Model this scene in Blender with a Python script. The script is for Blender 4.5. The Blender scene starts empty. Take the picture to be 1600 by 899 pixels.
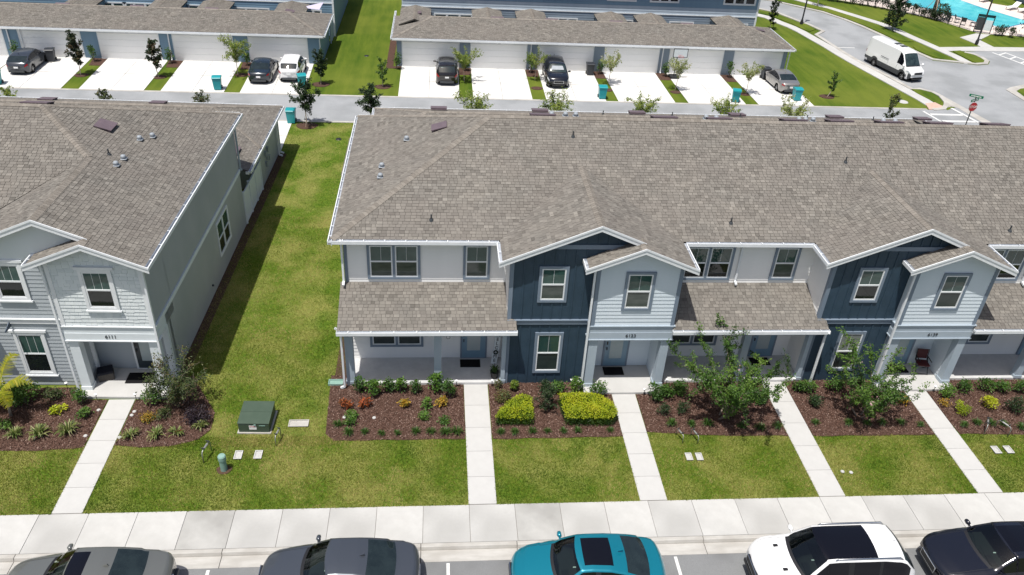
import bpy, math, random
import numpy as np
from mathutils import Vector, Matrix
random.seed(7); rng = np.random.default_rng(7)
scene = bpy.context.scene
C = scene.collection

# ------------------------------------------------------------------ camera, sky, sun, exposure
cam_d = bpy.data.cameras.new('camera'); cam = bpy.data.objects.new('camera', cam_d); C.objects.link(cam)
cam_d.sensor_width = 36.0; cam_d.lens = 28.54; cam_d.clip_end = 2000; cam_d.clip_start = 0.5
YAW, PITCH, ROLL = -0.109477, 0.580877, 0.0620859
def cam_axes():
    r = Vector((math.cos(YAW), math.sin(YAW), 0)); f0 = Vector((-math.sin(YAW), math.cos(YAW), 0)); u0 = Vector((0, 0, 1))
    f = f0*math.cos(PITCH) - u0*math.sin(PITCH); u = u0*math.cos(PITCH) + f0*math.sin(PITCH)
    return r*math.cos(ROLL) + u*math.sin(ROLL), -r*math.sin(ROLL) + u*math.cos(ROLL), f
cr, cu, cf = cam_axes()
cam.matrix_world = Matrix(((cr.x, cu.x, -cf.x, -1.55146), (cr.y, cu.y, -cf.y, -24.51959), (cr.z, cu.z, -cf.z, 21.01238), (0, 0, 0, 1)))
scene.camera = cam

SUN = Vector((0.205, 0.26, -1.0)).normalized()
sl = bpy.data.lights.new('sun', 'SUN'); sl.energy = 4.85; sl.angle = math.radians(0.5); sl.color = (1.0, 0.965, 0.91)
so = bpy.data.objects.new('sun', sl); C.objects.link(so)
so.rotation_mode = 'QUATERNION'; so.rotation_quaternion = (-SUN).to_track_quat('Z', 'Y'); so.location = (-10, -10, 40)
world = bpy.data.worlds.new('World'); scene.world = world; world.use_nodes = True
wn = world.node_tree; sky = wn.nodes.new('ShaderNodeTexSky'); sky.sky_type = 'NISHITA'; sky.sun_disc = False; sky.air_density = .9; sky.dust_density = 3.0; sky.ozone_density = .7
sky.sun_elevation = math.radians(71.4); sky.sun_rotation = math.radians(219.6)
wn.links.new(sky.outputs[0], wn.nodes['Background'].inputs[0]); wn.nodes['Background'].inputs[1].default_value = 0.105
scene.view_settings.view_transform = 'Standard'; scene.view_settings.look = 'None'
scene.view_settings.exposure = 0.02; scene.view_settings.gamma = 1.0

# ------------------------------------------------------------------ materials
def srgb(r, g, b):
    f = lambda c: (c/255/12.92) if c/255 <= 0.04045 else ((c/255+0.055)/1.055)**2.4
    return (f(r), f(g), f(b), 1)
MATS = {}
def mat(name, col, rough=0.6, col2=None, scale=3.0, tone=None, bump=0.0, bscale=40.0, metal=0.0, ior=None, coat=0.0,
        stretch=None, big=None, bigscale=0.25, bigamt=0.5, emit=None, coords='Object', detail=6.0, tonecol=None, transl=0.0, tint=None):
    """principled material: col..col2 mixed by noise; tonecol: list of colours picked by the face attribute 'tone'"""
    if name in MATS: return MATS[name]
    m = bpy.data.materials.new(name); m.use_nodes = True; nt = m.node_tree; N = nt.nodes; L = nt.links
    b = N['Principled BSDF']; b.inputs['Roughness'].default_value = rough; b.inputs['Metallic'].default_value = metal
    if ior: b.inputs['IOR'].default_value = ior
    if rough > .75: b.inputs['Specular IOR Level'].default_value = .12
    if coat: b.inputs['Coat Weight'].default_value = coat; b.inputs['Coat Roughness'].default_value = 0.04
    tc = N.new('ShaderNodeTexCoord'); vec = tc.outputs[coords]
    if coords == 'World':
        pass
    if stretch:
        mp = N.new('ShaderNodeMapping'); mp.inputs['Scale'].default_value = stretch; L.new(vec, mp.inputs[0]); vec = mp.outputs[0]
    def c4(c): return (c[0], c[1], c[2], 1)
    out = None
    if tonecol:
        at = N.new('ShaderNodeAttribute'); at.attribute_name = 'tone'
        rp = N.new('ShaderNodeValToRGB'); cr_ = rp.color_ramp
        n = len(tonecol)
        cr_.elements[0].position = 0; cr_.elements[0].color = c4(tonecol[0]); cr_.elements[1].position = 1; cr_.elements[1].color = c4(tonecol[-1])
        for i in range(1, n-1):
            e = cr_.elements.new(i/(n-1)); e.color = c4(tonecol[i])
        L.new(at.outputs['Fac'], rp.inputs[0]); out = rp.outputs[0]
    if col2 is not None:
        nz = N.new('ShaderNodeTexNoise'); nz.inputs['Scale'].default_value = scale; nz.inputs['Detail'].default_value = detail
        nz.inputs['Roughness'].default_value = 0.62
        L.new(vec, nz.inputs['Vector'])
        rr = N.new('ShaderNodeMapRange'); rr.inputs['From Min'].default_value = 0.32; rr.inputs['From Max'].default_value = 0.68
        L.new(nz.outputs[0], rr.inputs[0])
        mx = N.new('ShaderNodeMix'); mx.data_type = 'RGBA'; L.new(rr.outputs[0], mx.inputs[0])
        mx.inputs[6].default_value = c4(col); mx.inputs[7].default_value = c4(col2)
        if out is not None:
            m2 = N.new('ShaderNodeMix'); m2.data_type = 'RGBA'; m2.blend_type = 'MULTIPLY'; m2.inputs[0].default_value = 1
            L.new(out, m2.inputs[6]); L.new(mx.outputs[2], m2.inputs[7]); out = m2.outputs[2]
        else: out = mx.outputs[2]
    if big is not None:
        nz2 = N.new('ShaderNodeTexNoise'); nz2.inputs['Scale'].default_value = bigscale; nz2.inputs['Detail'].default_value = 3
        L.new(tc.outputs[coords], nz2.inputs['Vector'])
        r2 = N.new('ShaderNodeMapRange'); r2.inputs['From Min'].default_value = 0.42; r2.inputs['From Max'].default_value = 0.62
        r2.inputs['To Max'].default_value = bigamt
        L.new(nz2.outputs[0], r2.inputs[0])
        m3 = N.new('ShaderNodeMix'); m3.data_type = 'RGBA'; L.new(r2.outputs[0], m3.inputs[0]); m3.inputs[7].default_value = c4(big)
        if out is not None: L.new(out, m3.inputs[6])
        else: m3.inputs[6].default_value = c4(col)
        out = m3.outputs[2]
    if out is not None: L.new(out, b.inputs['Base Color'])
    else: b.inputs['Base Color'].default_value = c4(col)
    if bump:
        nb = N.new('ShaderNodeTexNoise'); nb.inputs['Scale'].default_value = bscale; nb.inputs['Detail'].default_value = 4
        L.new(vec, nb.inputs['Vector'])
        bp = N.new('ShaderNodeBump'); bp.inputs['Strength'].default_value = bump; bp.inputs['Distance'].default_value = 0.02
        L.new(nb.outputs[0], bp.inputs['Height']); L.new(bp.outputs[0], b.inputs['Normal'])
    if transl:
        tr = N.new('ShaderNodeBsdfTranslucent'); ms = N.new('ShaderNodeMixShader'); ms.inputs[0].default_value = transl
        if out is not None: L.new(out, tr.inputs[0])
        else: tr.inputs[0].default_value = c4(col)
        L.new(b.outputs[0], ms.inputs[1]); L.new(tr.outputs[0], ms.inputs[2]); L.new(ms.outputs[0], N['Material Output'].inputs[0])
    MATS[name] = m
    return m

M = dict(
 lawn=mat('lawn_grass', (0.045, 0.100, 0.008), .95, (0.125, 0.182, 0.020), 6.0, bump=1.0, bscale=26, big=(0.27, 0.25, 0.08), bigscale=.6, bigamt=.55),
 lawn_far=mat('lawn_mown', (0.046, 0.088, 0.008), .95, (0.100, 0.138, 0.015), 1.6, bump=.6, bscale=20, big=(0.165, 0.185, 0.03), bigscale=.16, bigamt=.5, stretch=(1, .12, 1)),
 ground=mat('far_ground', (0.09, 0.13, 0.03), .95, (0.14, 0.17, 0.05), .3),
 blade=mat('grass_blade', None, .8, tonecol=[(.030, .078, .007), (.098, .168, .014), (.215, .240, .036), (.44, .38, .14)], transl=.25),
 mulch=mat('mulch_bed', (0.060, 0.034, 0.026), .95, (0.115, 0.068, 0.052), 18, bump=1, bscale=30),
 chip=mat('mulch_chip', None, .9, tonecol=[(.034, .018, .013), (.085, .046, .034), (.145, .086, .066), (.28, .20, .165)]),
 concrete=mat('sidewalk_concrete', (0.435, 0.43, 0.412), .85, (0.50, 0.495, 0.477), 2.2, bump=.25, bscale=60, big=(0.33, 0.325, 0.31), bigscale=.55, bigamt=.55),
 concrete_b=mat('sidewalk_concrete_dull', (0.375, 0.37, 0.352), .85, (0.45, 0.445, 0.425), 1.6, bump=.25, bscale=60, big=(0.27, 0.265, 0.25), bigscale=.7, bigamt=.6),
 concrete_c=mat('sidewalk_concrete_clean', (0.47, 0.465, 0.445), .85, (0.525, 0.52, 0.50), 2.6, bump=.25, bscale=60, big=(0.40, 0.395, 0.38), bigscale=.5, bigamt=.4),
 joint=mat('concrete_joint', (0.16, 0.15, 0.13), .9, (0.24, 0.22, 0.2), 6),
 concrete_new=mat('walk_concrete', (0.465, 0.46, 0.445), .8, (0.515, 0.51, 0.495), 1.4, bump=.2, bscale=60, big=(0.415, 0.41, 0.395), bigscale=.5, bigamt=.4),
 drive_concrete=mat('driveway_concrete', (0.64, 0.63, 0.605), .8, (0.69, 0.68, 0.655), 1.2, bump=.2, bscale=60, big=(0.54, 0.53, 0.51), bigscale=.45, bigamt=.45, stretch=(1, .6, 1)),
 porchfloor=mat('porch_floor', (0.50, 0.50, 0.50), .8, (0.58, 0.58, 0.575), 3, bump=.1, bscale=50),
 curb=mat('curb_concrete', (0.40, 0.385, 0.355), .85, (0.50, 0.485, 0.455), 3, bump=.25, bscale=40, big=(0.30, 0.28, 0.25), bigscale=.8, bigamt=.5, stretch=(.5, 2, 1)),
 asphalt=mat('asphalt', (0.185, 0.19, 0.192), .9, (0.235, 0.24, 0.243), 45, bump=.35, bscale=90, big=(0.165, 0.168, 0.17), bigscale=.5, bigamt=.9, detail=8),
 asphalt_far=mat('asphalt_old', (0.285, 0.295, 0.305), .9, (0.335, 0.345, 0.355), 20, bump=.2, bscale=60, big=(0.225, 0.235, 0.24), bigscale=.35, bigamt=.7, detail=8),
 paint=mat('road_paint', (0.72, 0.72, 0.70), .7, (0.60, 0.60, 0.58), 8),
 brick_pave=mat('ramp_paving', (0.50, 0.34, 0.27), .85, (0.58, 0.42, 0.35), 6),
 shingle=mat('roof_shingle', (.92, .92, .92), .92, (1.08, 1.06, 1.04), .9, tonecol=[(.124, .115, .103), (.168, .157, .141), (.205, .192, .172), (.250, .235, .210)], bump=.25, bscale=120, big=(.185, .165, .148), bigscale=.7, bigamt=.30, stretch=None),
 shingle_flat=mat('roof_felt', (.075, .070, .062), .92, (.10, .093, .083), 6),
 cap=mat('ridge_cap', (.95, .95, .95), .92, (1.05, 1.05, 1.05), 2, tonecol=[(.185, .166, .144), (.215, .194, .169), (.255, .231, .202)], bump=.4, bscale=100),
 white=mat('white_trim', (0.78, 0.80, 0.81), .45, (0.72, 0.745, 0.76), 5),
 gutter=mat('gutter_metal', (0.78, 0.80, 0.82), .35, (0.70, 0.73, 0.75), 3),
 gutter_in=mat('gutter_inside', (0.42, 0.45, 0.50), .5, (0.34, 0.36, 0.40), 9),
 lap_white=mat('lap_siding_white', (0.84, 0.83, 0.81), .6, (0.88, 0.87, 0.85), 1.5),
 lap_blue=mat('lap_siding_pale_blue', (0.60, 0.675, 0.725), .6, (0.65, 0.715, 0.765), 1.5),
 lap_grey=mat('lap_siding_grey', (0.37, 0.405, 0.43), .6, (0.41, 0.445, 0.47), 1.5),
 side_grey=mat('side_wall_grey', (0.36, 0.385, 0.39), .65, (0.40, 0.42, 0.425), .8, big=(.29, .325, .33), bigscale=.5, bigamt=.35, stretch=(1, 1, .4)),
 shake=mat('shake_siding', (0.56, 0.60, 0.60), .65, tonecol=[(.64, .685, .69), (.68, .72, .725), (.71, .75, .75)]),
 navy=mat('board_siding_navy', (0.021, 0.046, 0.072), .6, (0.030, 0.060, 0.094), 2),
 slate=mat('trim_slate_blue', (0.165, 0.212, 0.272), .55, (0.19, 0.238, 0.30), 2),
 beam=mat('trim_light_slate', (0.37, 0.435, 0.495), .55, (0.41, 0.475, 0.535), 2),
 column=mat('column_blue', (0.37, 0.44, 0.50), .55, (0.41, 0.48, 0.54), 2),
 column_w=mat('column_white', (0.68, 0.73, 0.75), .55, (0.72, 0.77, 0.79), 2),
 door_blue=mat('door_paint', (0.17, 0.28, 0.37), .35, (0.19, 0.30, 0.39), 2),
 door_dark=mat('door_paint_dark', (0.022, 0.035, 0.045), .4, (0.03, 0.045, 0.055), 2),
 glass=mat('window_glass', (0.016, 0.046, 0.042), .02, (0.034, 0.075, 0.066), .8, ior=1.6),  # teal in the base colour stands in for lawn and trees reflected
 glass_screen=mat('window_screen', (0.020, 0.030, 0.030), .12, (0.040, 0.052, 0.050), 1.2, ior=1.5),
 glass_b=mat('window_glass_reflect', (0.015, 0.055, 0.048), .015, (0.05, 0.10, 0.085), 1.6, ior=1.5),  # stronger teal: lawn reflection painted into the pane colour
 glass_dark=mat('window_glass_dark', (0.006, 0.009, 0.010), .03, (0.016, 0.020, 0.021), 1.5, ior=1.5),
 glass_screen_b=mat('window_blind_glass', (0.035, 0.05, 0.045), .08, (0.085, 0.10, 0.09), 1.2, ior=1.5, stretch=(1, 1, 5)),
 glass_blind=mat('window_blind', (0.16, 0.18, 0.17), .10, (0.24, 0.26, 0.245), 1.0, ior=1.5, stretch=(.3, .3, 14)),
 glass_frost=mat('door_glass', (0.30, 0.38, 0.40), .25, (0.42, 0.46, 0.46), .7),
 far_blue=mat('far_siding_blue', (0.165, 0.265, 0.36), .6, (0.185, 0.295, 0.395), 2),
 far_grey=mat('far_siding_grey', (0.22, 0.275, 0.335), .6, (0.25, 0.305, 0.365), 2),
 far_light=mat('far_siding_light', (0.40, 0.475, 0.545), .6, (0.45, 0.52, 0.585), 2),
 garage_door=mat('garage_door_white', (0.88, 0.88, 0.87), .5, (0.90, 0.90, 0.89), 2),
 vent=mat('roof_vent_mauve', (0.115, 0.085, 0.098), .5, (0.145, 0.108, 0.122), 4),
 vent_metal=mat('vent_galvanised', (0.26, 0.29, 0.32), .5, (0.34, 0.37, 0.40), 6),
 black=mat('black_plastic', (0.012, 0.012, 0.014), .5),
 darkgrey=mat('dark_grey_plastic', (0.045, 0.05, 0.055), .5),
 mat_black=mat('door_mat', (0.008, 0.008, 0.009), .95, (0.016, 0.015, 0.015), 40),
 teal=mat('bin_teal', (0.010, 0.255, 0.285), .4, (0.012, 0.29, 0.32), 3),
 bin_black=mat('bin_black', (0.018, 0.022, 0.03), .45, (0.028, 0.032, 0.04), 3),
 box_green=mat('utility_green', (0.042, 0.070, 0.046), .55, (0.055, 0.085, 0.058), 3),
 ped_green=mat('pedestal_green', (0.20, 0.33, 0.28), .5, (0.25, 0.39, 0.34), 3),
 steel=mat('pipe_metal', (0.30, 0.31, 0.30), .4, (0.42, 0.42, 0.40), 12, metal=.5),
 pole=mat('lamp_pole_dark', (0.018, 0.018, 0.02), .5),
 red=mat('stop_red', (0.42, 0.012, 0.02), .4), sign_green=mat('sign_green', (0.0, 0.16, 0.085), .4), sign_white=mat('sign_white', (.8, .8, .8), .4),
 wood_red=mat('chair_red', (0.07, 0.010, 0.012), .5), wicker=mat('wicker', (0.06, 0.055, 0.05), .8, (0.10, 0.09, 0.08), 30),
 cushion=mat('cushion_dark', (0.02, 0.022, 0.03), .9),
 bark=mat('bark', (0.17, 0.135, 0.105), .9, (0.28, 0.23, 0.19), 14, bump=.6, bscale=30),
 bark_pale=mat('bark_pale', (0.34, 0.28, 0.22), .85, (0.45, 0.38, 0.31), 10, bump=.3, bscale=25),
 pooltile=mat('pool_coping', (0.62, 0.60, 0.57), .7), deck=mat('pool_deck', (0.60, 0.52, 0.47), .8, (0.70, 0.61, 0.56), 1.5),
 water=mat('pool_water', (0.045, 0.46, 0.53), .05, (0.16, 0.66, 0.68), .9, bump=.5, bscale=5, big=(.03, .36, .46), bigscale=.18, bigamt=.7, ior=1.33),
 tileblue=mat('waterline_tile', (0.04, 0.12, 0.30), .4),
 sail=mat('shade_sail', (0.50, 0.47, 0.62), .8), umbrella=mat('umbrella_teal', (0.012, 0.045, 0.05), .8),
)
# ------------------------------------------------------------------ mesh helpers
class MB:
    def __init__(s): s.v = []; s.f = []; s.t = []
    def add(s, vs, fs, tone=0.5):
        b = len(s.v); s.v += [tuple(v) for v in vs]; s.f += [tuple(b+i for i in f) for f in fs]; s.t += [tone]*len(fs); return s
    def box(s, x0, x1, y0, y1, z0, z1, tone=.5):
        return s.add([(x0,y0,z0),(x1,y0,z0),(x1,y1,z0),(x0,y1,z0),(x0,y0,z1),(x1,y0,z1),(x1,y1,z1),(x0,y1,z1)],
                     [(0,3,2,1),(4,5,6,7),(0,1,5,4),(1,2,6,5),(2,3,7,6),(3,0,4,7)], tone)
    def prism(s, poly, d, tone=.5):
        """poly: list of 3D points (planar), extruded by vector d"""
        n = len(poly); p = [Vector(q) for q in poly]; d = Vector(d)
        nrm = Vector((0,0,0))
        for i in range(n): nrm += p[i].cross(p[(i+1) % n])
        if nrm.dot(d) > 0: p = p[::-1]
        return s.add([tuple(q) for q in p] + [tuple(q+d) for q in p],
                     [tuple(range(n)), tuple(range(2*n-1, n-1, -1))] + [(i, n+i, n+(i+1) % n, (i+1) % n)for i in range(n)], tone)
    def bar(s, a, b, w, h, up=(0, 0, 1), tone=.5):
        a = Vector(a); b = Vector(b); d = (b-a).normalized(); up = Vector(up)
        x = d.cross(up)
        if x.length < 1e-4: x = d.cross(Vector((1, 0, 0)))
        x.normalize(); u = x.cross(d).normalized()
        vs = []
        for q in (a, b):
            for sx, su in ((-1,-1),(1,-1),(1,1),(-1,1)): vs.append(q + x*(sx*w/2) + u*(su*h/2))
        return s.add(vs, [(0,1,2,3),(7,6,5,4),(0,4,5,1),(1,5,6,2),(2,6,7,3),(3,7,4,0)], tone)
    def tube(s, pts, rad, n=8, tone=.5, cap=True):
        pts = [Vector(p) for p in pts]; k = len(pts); rads = rad if isinstance(rad, (list, tuple)) else [rad]*k
        vs = []; prev = None
        for i, p in enumerate(pts):
            d = (pts[min(i+1, k-1)] - pts[max(i-1, 0)]).normalized()
            ref = prev if prev is not None else (Vector((1, 0, 0)) if abs(d.x) < .9 else Vector((0, 1, 0)))
            u = (ref - d*ref.dot(d)).normalized(); prev = u; w = d.cross(u)
            for j in range(n):
                a = 2*math.pi*j/n; vs.append(p + (u*math.cos(a) + w*math.sin(a))*rads[i])
        fs = [(i*n+j, i*n+(j+1) % n, (i+1)*n+(j+1) % n, (i+1)*n+j) for i in range(k-1) for j in range(n)]
        if cap: fs += [tuple(range(n-1, -1, -1)), tuple((k-1)*n+j for j in range(n))]
        return s.add(vs, fs, tone)
    def lathe(s, prof, c=(0, 0, 0), n=16, axis='z', tone=.5):
        vs = []
        for r, h in prof:
            for j in range(n):
                a = 2*math.pi*j/n
                if axis == 'z': vs.append((c[0]+r*math.cos(a), c[1]+r*math.sin(a), c[2]+h))
                elif axis == 'y': vs.append((c[0]+r*math.cos(a), c[1]+h, c[2]+r*math.sin(a)))
                else: vs.append((c[0]+h, c[1]+r*math.cos(a), c[2]+r*math.sin(a)))
        k = len(prof)
        fs = [(i*n+j, i*n+(j+1) % n, (i+1)*n+(j+1) % n, (i+1)*n+j) for i in range(k-1) for j in range(n)]
        return s.add(vs, fs, tone)
    def ring(s, x0, x1, z0, z1, w, y0, y1, wb=None, wt=None):
        """rectangular frame in the xz plane, butted"""
        wb = wb or w; wt = wt or w
        s.box(x0, x0+w, y0, y1, z0, z1); s.box(x1-w, x1, y0, y1, z0, z1)
        s.box(x0+w, x1-w, y0, y1, z0, z0+wb); s.box(x0+w, x1-w, y0, y1, z1-wt, z1); return s
    def mesh(s, name, material, smooth=False):
        me = bpy.data.meshes.new(name); me.from_pydata(s.v, [], s.f)
        if material: me.materials.append(material)
        if len(set(s.t)) > 1:
            a = me.attributes.new('tone', 'FLOAT', 'FACE'); a.data.foreach_set('value', s.t)
        if smooth: me.polygons.foreach_set('use_smooth', [True]*len(me.polygons))
        me.update(); return me
    def build(s, name, material, parent=None, loc=None, rz=0, smooth=False, **tags):
        return link(name, s.mesh(name, material, smooth), parent, loc, rz, **tags)
def link(name, me, parent=None, loc=None, rz=0, **tags):
    o = bpy.data.objects.new(name, me); C.objects.link(o)
    if parent is not None: o.parent = parent
    if loc is not None: o.location = loc
    if rz: o.rotation_euler = (0, 0, rz)
    for k, v in tags.items():
        if v is not None: o[k] = v
    return o
def tag(o, label=None, cat=None, group=None, kind=None):
    if label: o['label'] = label
    if cat: o['category'] = cat
    if group: o['group'] = group
    if kind: o['kind'] = kind
    return o
def thing(name, label, cat, loc=(0, 0, 0), rz=0, group=None):
    o = bpy.data.objects.new(name, None); C.objects.link(o); o.location = loc; o.rotation_euler = (0, 0, rz); o.empty_display_size = .2
    return tag(o, label, cat, group)
CH = {}
def np_mesh(name, verts, faces, tones, material, smooth=False):
    """verts (N,3), faces (M,k)"""
    me = bpy.data.meshes.new(name); nv = len(verts); M_, k = faces.shape
    me.vertices.add(nv); me.vertices.foreach_set('co', np.asarray(verts, np.float32).ravel())
    me.loops.add(M_*k); me.loops.foreach_set('vertex_index', faces.astype(np.int32).ravel())
    me.polygons.add(M_); me.polygons.foreach_set('loop_start', (np.arange(M_)*k).astype(np.int32))
    me.polygons.foreach_set('loop_total', np.full(M_, k, np.int32))
    me.materials.append(material)
    a = me.attributes.new('tone', 'FLOAT', 'FACE'); a.data.foreach_set('value', np.asarray(tones, np.float32))
    me.polygons.foreach_set('use_smooth', np.zeros(M_, bool)); me.update(calc_edges=True); me.validate(); return me
def copy_tree(o, parent=None, kids=None):
    c = o.copy(); C.objects.link(c)
    if parent is not None: c.parent = parent
    for ch in list(o.children): copy_tree(ch, c)
    return c
def sheet(name, pts, z, material, thick=.05, **tags):
    mb = MB(); mb.prism([(p[0], p[1], z) for p in pts], (0, 0, -thick)); return mb.build(name, material, None, **tags)
def text_mesh(txt, size, depth, material, name):
    cu_ = bpy.data.curves.new(name, 'FONT'); cu_.body = txt; cu_.size = size; cu_.extrude = depth; cu_.align_x = 'CENTER'; cu_.align_y = 'CENTER'; cu_.resolution_u = 3
    o = bpy.data.objects.new(name, cu_); C.objects.link(o)
    me = bpy.data.meshes.new_from_object(o.evaluated_get(bpy.context.evaluated_depsgraph_get()))
    bpy.data.objects.remove(o); bpy.data.curves.remove(cu_); me.name = name
    me.materials.clear(); me.materials.append(material); return me

# ------------------------------------------------------------------ setting: ground, lawns, walks, roads
S = dict(kind='structure')
g = sheet('ground', [(-500, -500), (500, -500), (500, 700), (-500, 700)], -0.30, M['ground'], .2, **S)
sheet('lawn', [(-130, -5.88), (140, -5.88), (140, 29.6), (-130, 29.6)], 0.0, M['lawn'], .25, **S)
sheet('far_lawn', [(-130, 29.6), (140, 29.6), (140, 190), (-130, 190)], 0.0, M['lawn_far'], .25, **S)
sheet('street', [(-130, -30), (46, -30), (46, -8.06), (-130, -8.06)], -0.10, M['asphalt'], .2, **S)
PS = .1
# kerb with gutter pan
kb = MB(); x = -60.0
kerb = link('kerb', None, None, **S) if False else thing('kerb', None, None); kerb['kind'] = 'structure'
seg = MB(); MB().box(-60, 50, -7.607, -7.56, -.30, -.10).build('gutter_joint', M['joint'], kerb)
seg.prism([(0, -7.415, 0.0), (0, -7.56, 0.0), (0, -7.60, -.105), (0, -8.06, -.088), (0, -8.06, -.28), (0, -7.415, -.28)], (3.03, 0, 0))
segm = seg.mesh('kerb_segment', M['curb'])
for i in range(36): link('kerb_segment', segm, kerb, (-60+i*3.05, 0, 0))
# sidewalk panels over a darker base (joints show)
sw = thing('sidewalk', None, None); sw['kind'] = 'structure'
MB().box(-60, 50, -7.41, -5.88, -.25, -.018).build('joint_base', M['joint'], sw)
pm = [MB().box(0, 1.505, -7.405, -5.885, -.02, .004+.002*k).mesh('panel', M[('concrete', 'concrete_b', 'concrete_c')[k]]) for k in range(3)]
for i in range(72): link('panel', pm[random.choice((0, 0, 0, 1, 2, 2))], sw, (-58.6+i*1.52+.36, 0, 0))
# front walks: (x centre, y top)
WW = .93
for nm, cx_, ytop, lab in (('walkway', -13.80+WW/2, -.40, 0), ('walkway', -.5+WW/2, .28, 1), ('walkway', 5.34+WW/2, -.40, 2), ('walkway', -.5+WW/2+12.19, .28, 3), ('walkway', 5.34+WW/2+12.19, -.40, 4)):
    w = thing(nm, None, None, (cx_, 0, 0)); w['kind'] = 'structure'
    MB().box(-WW/2, WW/2, -5.88, ytop-.005, -.1, .008).build('joint_base', M['joint'], w)
    n = 5 if ytop > 0 else 5; ln = (ytop+5.87)/n
    wm = MB().box(-WW/2-.004, WW/2+.004, 0.006, ln-.006, -.05, .025).mesh('panel', M['concrete_new'])
    for i in range(n): link('panel', wm, w, (0, -5.875+i*ln, 0))
# parking ticks
for xx in (-15.7, -8.45, -1.21, 6.02, 13.3): sheet('parking_line', [(xx-.05, -10.6), (xx+.05, -10.6), (xx+.05, -8.12), (xx-.05, -8.12)], -.094, M['paint'], .01, **S)
# alley
sheet('alley', [(-130, 27.3), (35.9, 27.3), (36.5, 26), (37.2, 32.3), (36.1, 31.95), (-130, 31.95)], .02, M['asphalt_far'], .1, **S)
sheet('alley_kerb', [(-130, 31.95), (35.6, 31.95), (35.6, 32.18), (-130, 32.18)], .035, M['curb'], .1, **S)
sheet('alley_kerb', [(-130, 27.08), (34.2, 27.08), (34.2, 27.3), (-130, 27.3)], .035, M['curb'], .1, **S)
# driveways of the far garages (joint down the middle)
def driveway(x0, x1, y0, y1, xt0=None, xt1=None):
    xt0 = x0 if xt0 is None else xt0; xt1 = x1 if xt1 is None else xt1
    d = thing('driveway', None, None, ((x0+x1)/2, y0, 0)); d['kind'] = 'structure'; cx = (x0+x1)/2; ym = (y0+y1)/2
    MB().prism([(x0-cx, 0, .012), (x1-cx, 0, .012), (xt1-cx, y1-y0, .012), (xt0-cx, y1-y0, .012)], (0, 0, -.06)).build('joint_base', M['joint'], d)
    def P(u, v): return ((x0*(1-v)+xt0*v)*(1-u)+(x1*(1-v)+xt1*v)*u-cx, (y1-y0)*v, .035)
    for u0, u1 in ((0, .497), (.503, 1)):
        for v0, v1 in ((0, .496), (.504, 1)):
            MB().prism([P(u0, v0), P(u1, v0), P(u1, v1), P(u0, v1)], (0, 0, -.04)).build('panel', M['drive_concrete'], d)
for a in ((-44, -33.2), (-33.0, -27.6, -33.2, -27.8), (-26.4, -22.05, -26.6, -22.15), (-20.9, -16.6, -21.0, -16.7), (-15.5, -11.05, -15.6, -11.2),
          (-4.4, 0.0, -4.4, .05), (1.0, 5.33, 1.05, 5.35), (6.35, 10.8, 6.4, 10.8), (11.72, 16.0, 11.65, 15.95), (17.02, 21.4, 16.9, 21.33), (22.4, 26.7, 22.3, 26.7)):
    driveway(a[0], a[1], 32.18, 38.86, *(a[2:] if len(a) > 2 else ()))
for a in ((-30.6, -24.5), (-24.3, -18.2), (-17.6, -11.1), (-4.6, .6), (1.6, 6.7), (7.7, 12.8), (13.8, 18.9), (19.9, 25), (25.6, 29.3)):
    driveway(a[0], a[1], 22.3, 27.08)
# street at the upper right
sheet('street_asphalt', [(15, 66.5), (25, 64.2), (31.66, 60.68), (33.46, 59.01), (34.76, 55.72), (35.27, 54.68), (35.79, 52.61), (34.55, 51.31), (34.77, 48.26), (34.95, 45.9), (35.21, 43.67), (36.08, 39.56),
    (36.61, 36.51), (37.44, 36.66), (38.29, 35.43), (38.4, 32.7), (37.1, 31.9), (36.3, 26), (40, 10), (44, -5.8), (78, -5.8), (90, 47.9), (53.6, 47.87), (49.06, 47.58), (47.4, 47.3), (48.11, 46.57), (48.29, 45.56), (48.2, 44.54), (47.47, 43.61), (46.27, 43.27),
    (44.8, 43.75), (43.61, 44.02), (42.6, 44.31), (42.33, 45.54), (42.12, 46.29), (41.8, 48.0), (41.17, 51.99), (40.57, 54.65), (39.79, 57.1), (38.54, 59.8), (36.79, 61.5), (34.67, 63.77), (32.98, 64.6), (25, 68.3), (15, 71)], .012, M['asphalt_far'], .06, **S)
def strip(name, pts, w, z, material, thick=.1, side=0, **t):
    """ribbon along a polyline; side -1/0/1 offsets to left, centre, right"""
    P = [Vector((p[0], p[1], 0)) for p in pts]; n = len(P); L_ = []; R_ = []
    for i in range(n):
        d = (P[min(i+1, n-1)]-P[max(i-1, 0)]).normalized(); nn = Vector((d.y, -d.x, 0))
        a = -w/2 + side*w/2; b = w/2 + side*w/2
        L_.append(P[i]+nn*a); R_.append(P[i]+nn*b)
    mb = MB(); vs = []
    for l, r in zip(L_, R_): vs += [(l.x, l.y, z), (r.x, r.y, z), (l.x, l.y, z-thick), (r.x, r.y, z-thick)]
    fs = []
    for i in range(n-1):
        a = i*4; b = a+4
        fs += [(a, a+1, b+1, b), (a+2, b+2, b+3, a+3), (a, b, b+2, a+2), (a+1, a+3, b+3, b+1)]
    fs += [(0, 2, 3, 1), ((n-1)*4, (n-1)*4+1, (n-1)*4+3, (n-1)*4+2)]
    mb.add(vs, fs); return mb.build(name, material, None, **t)
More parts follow.
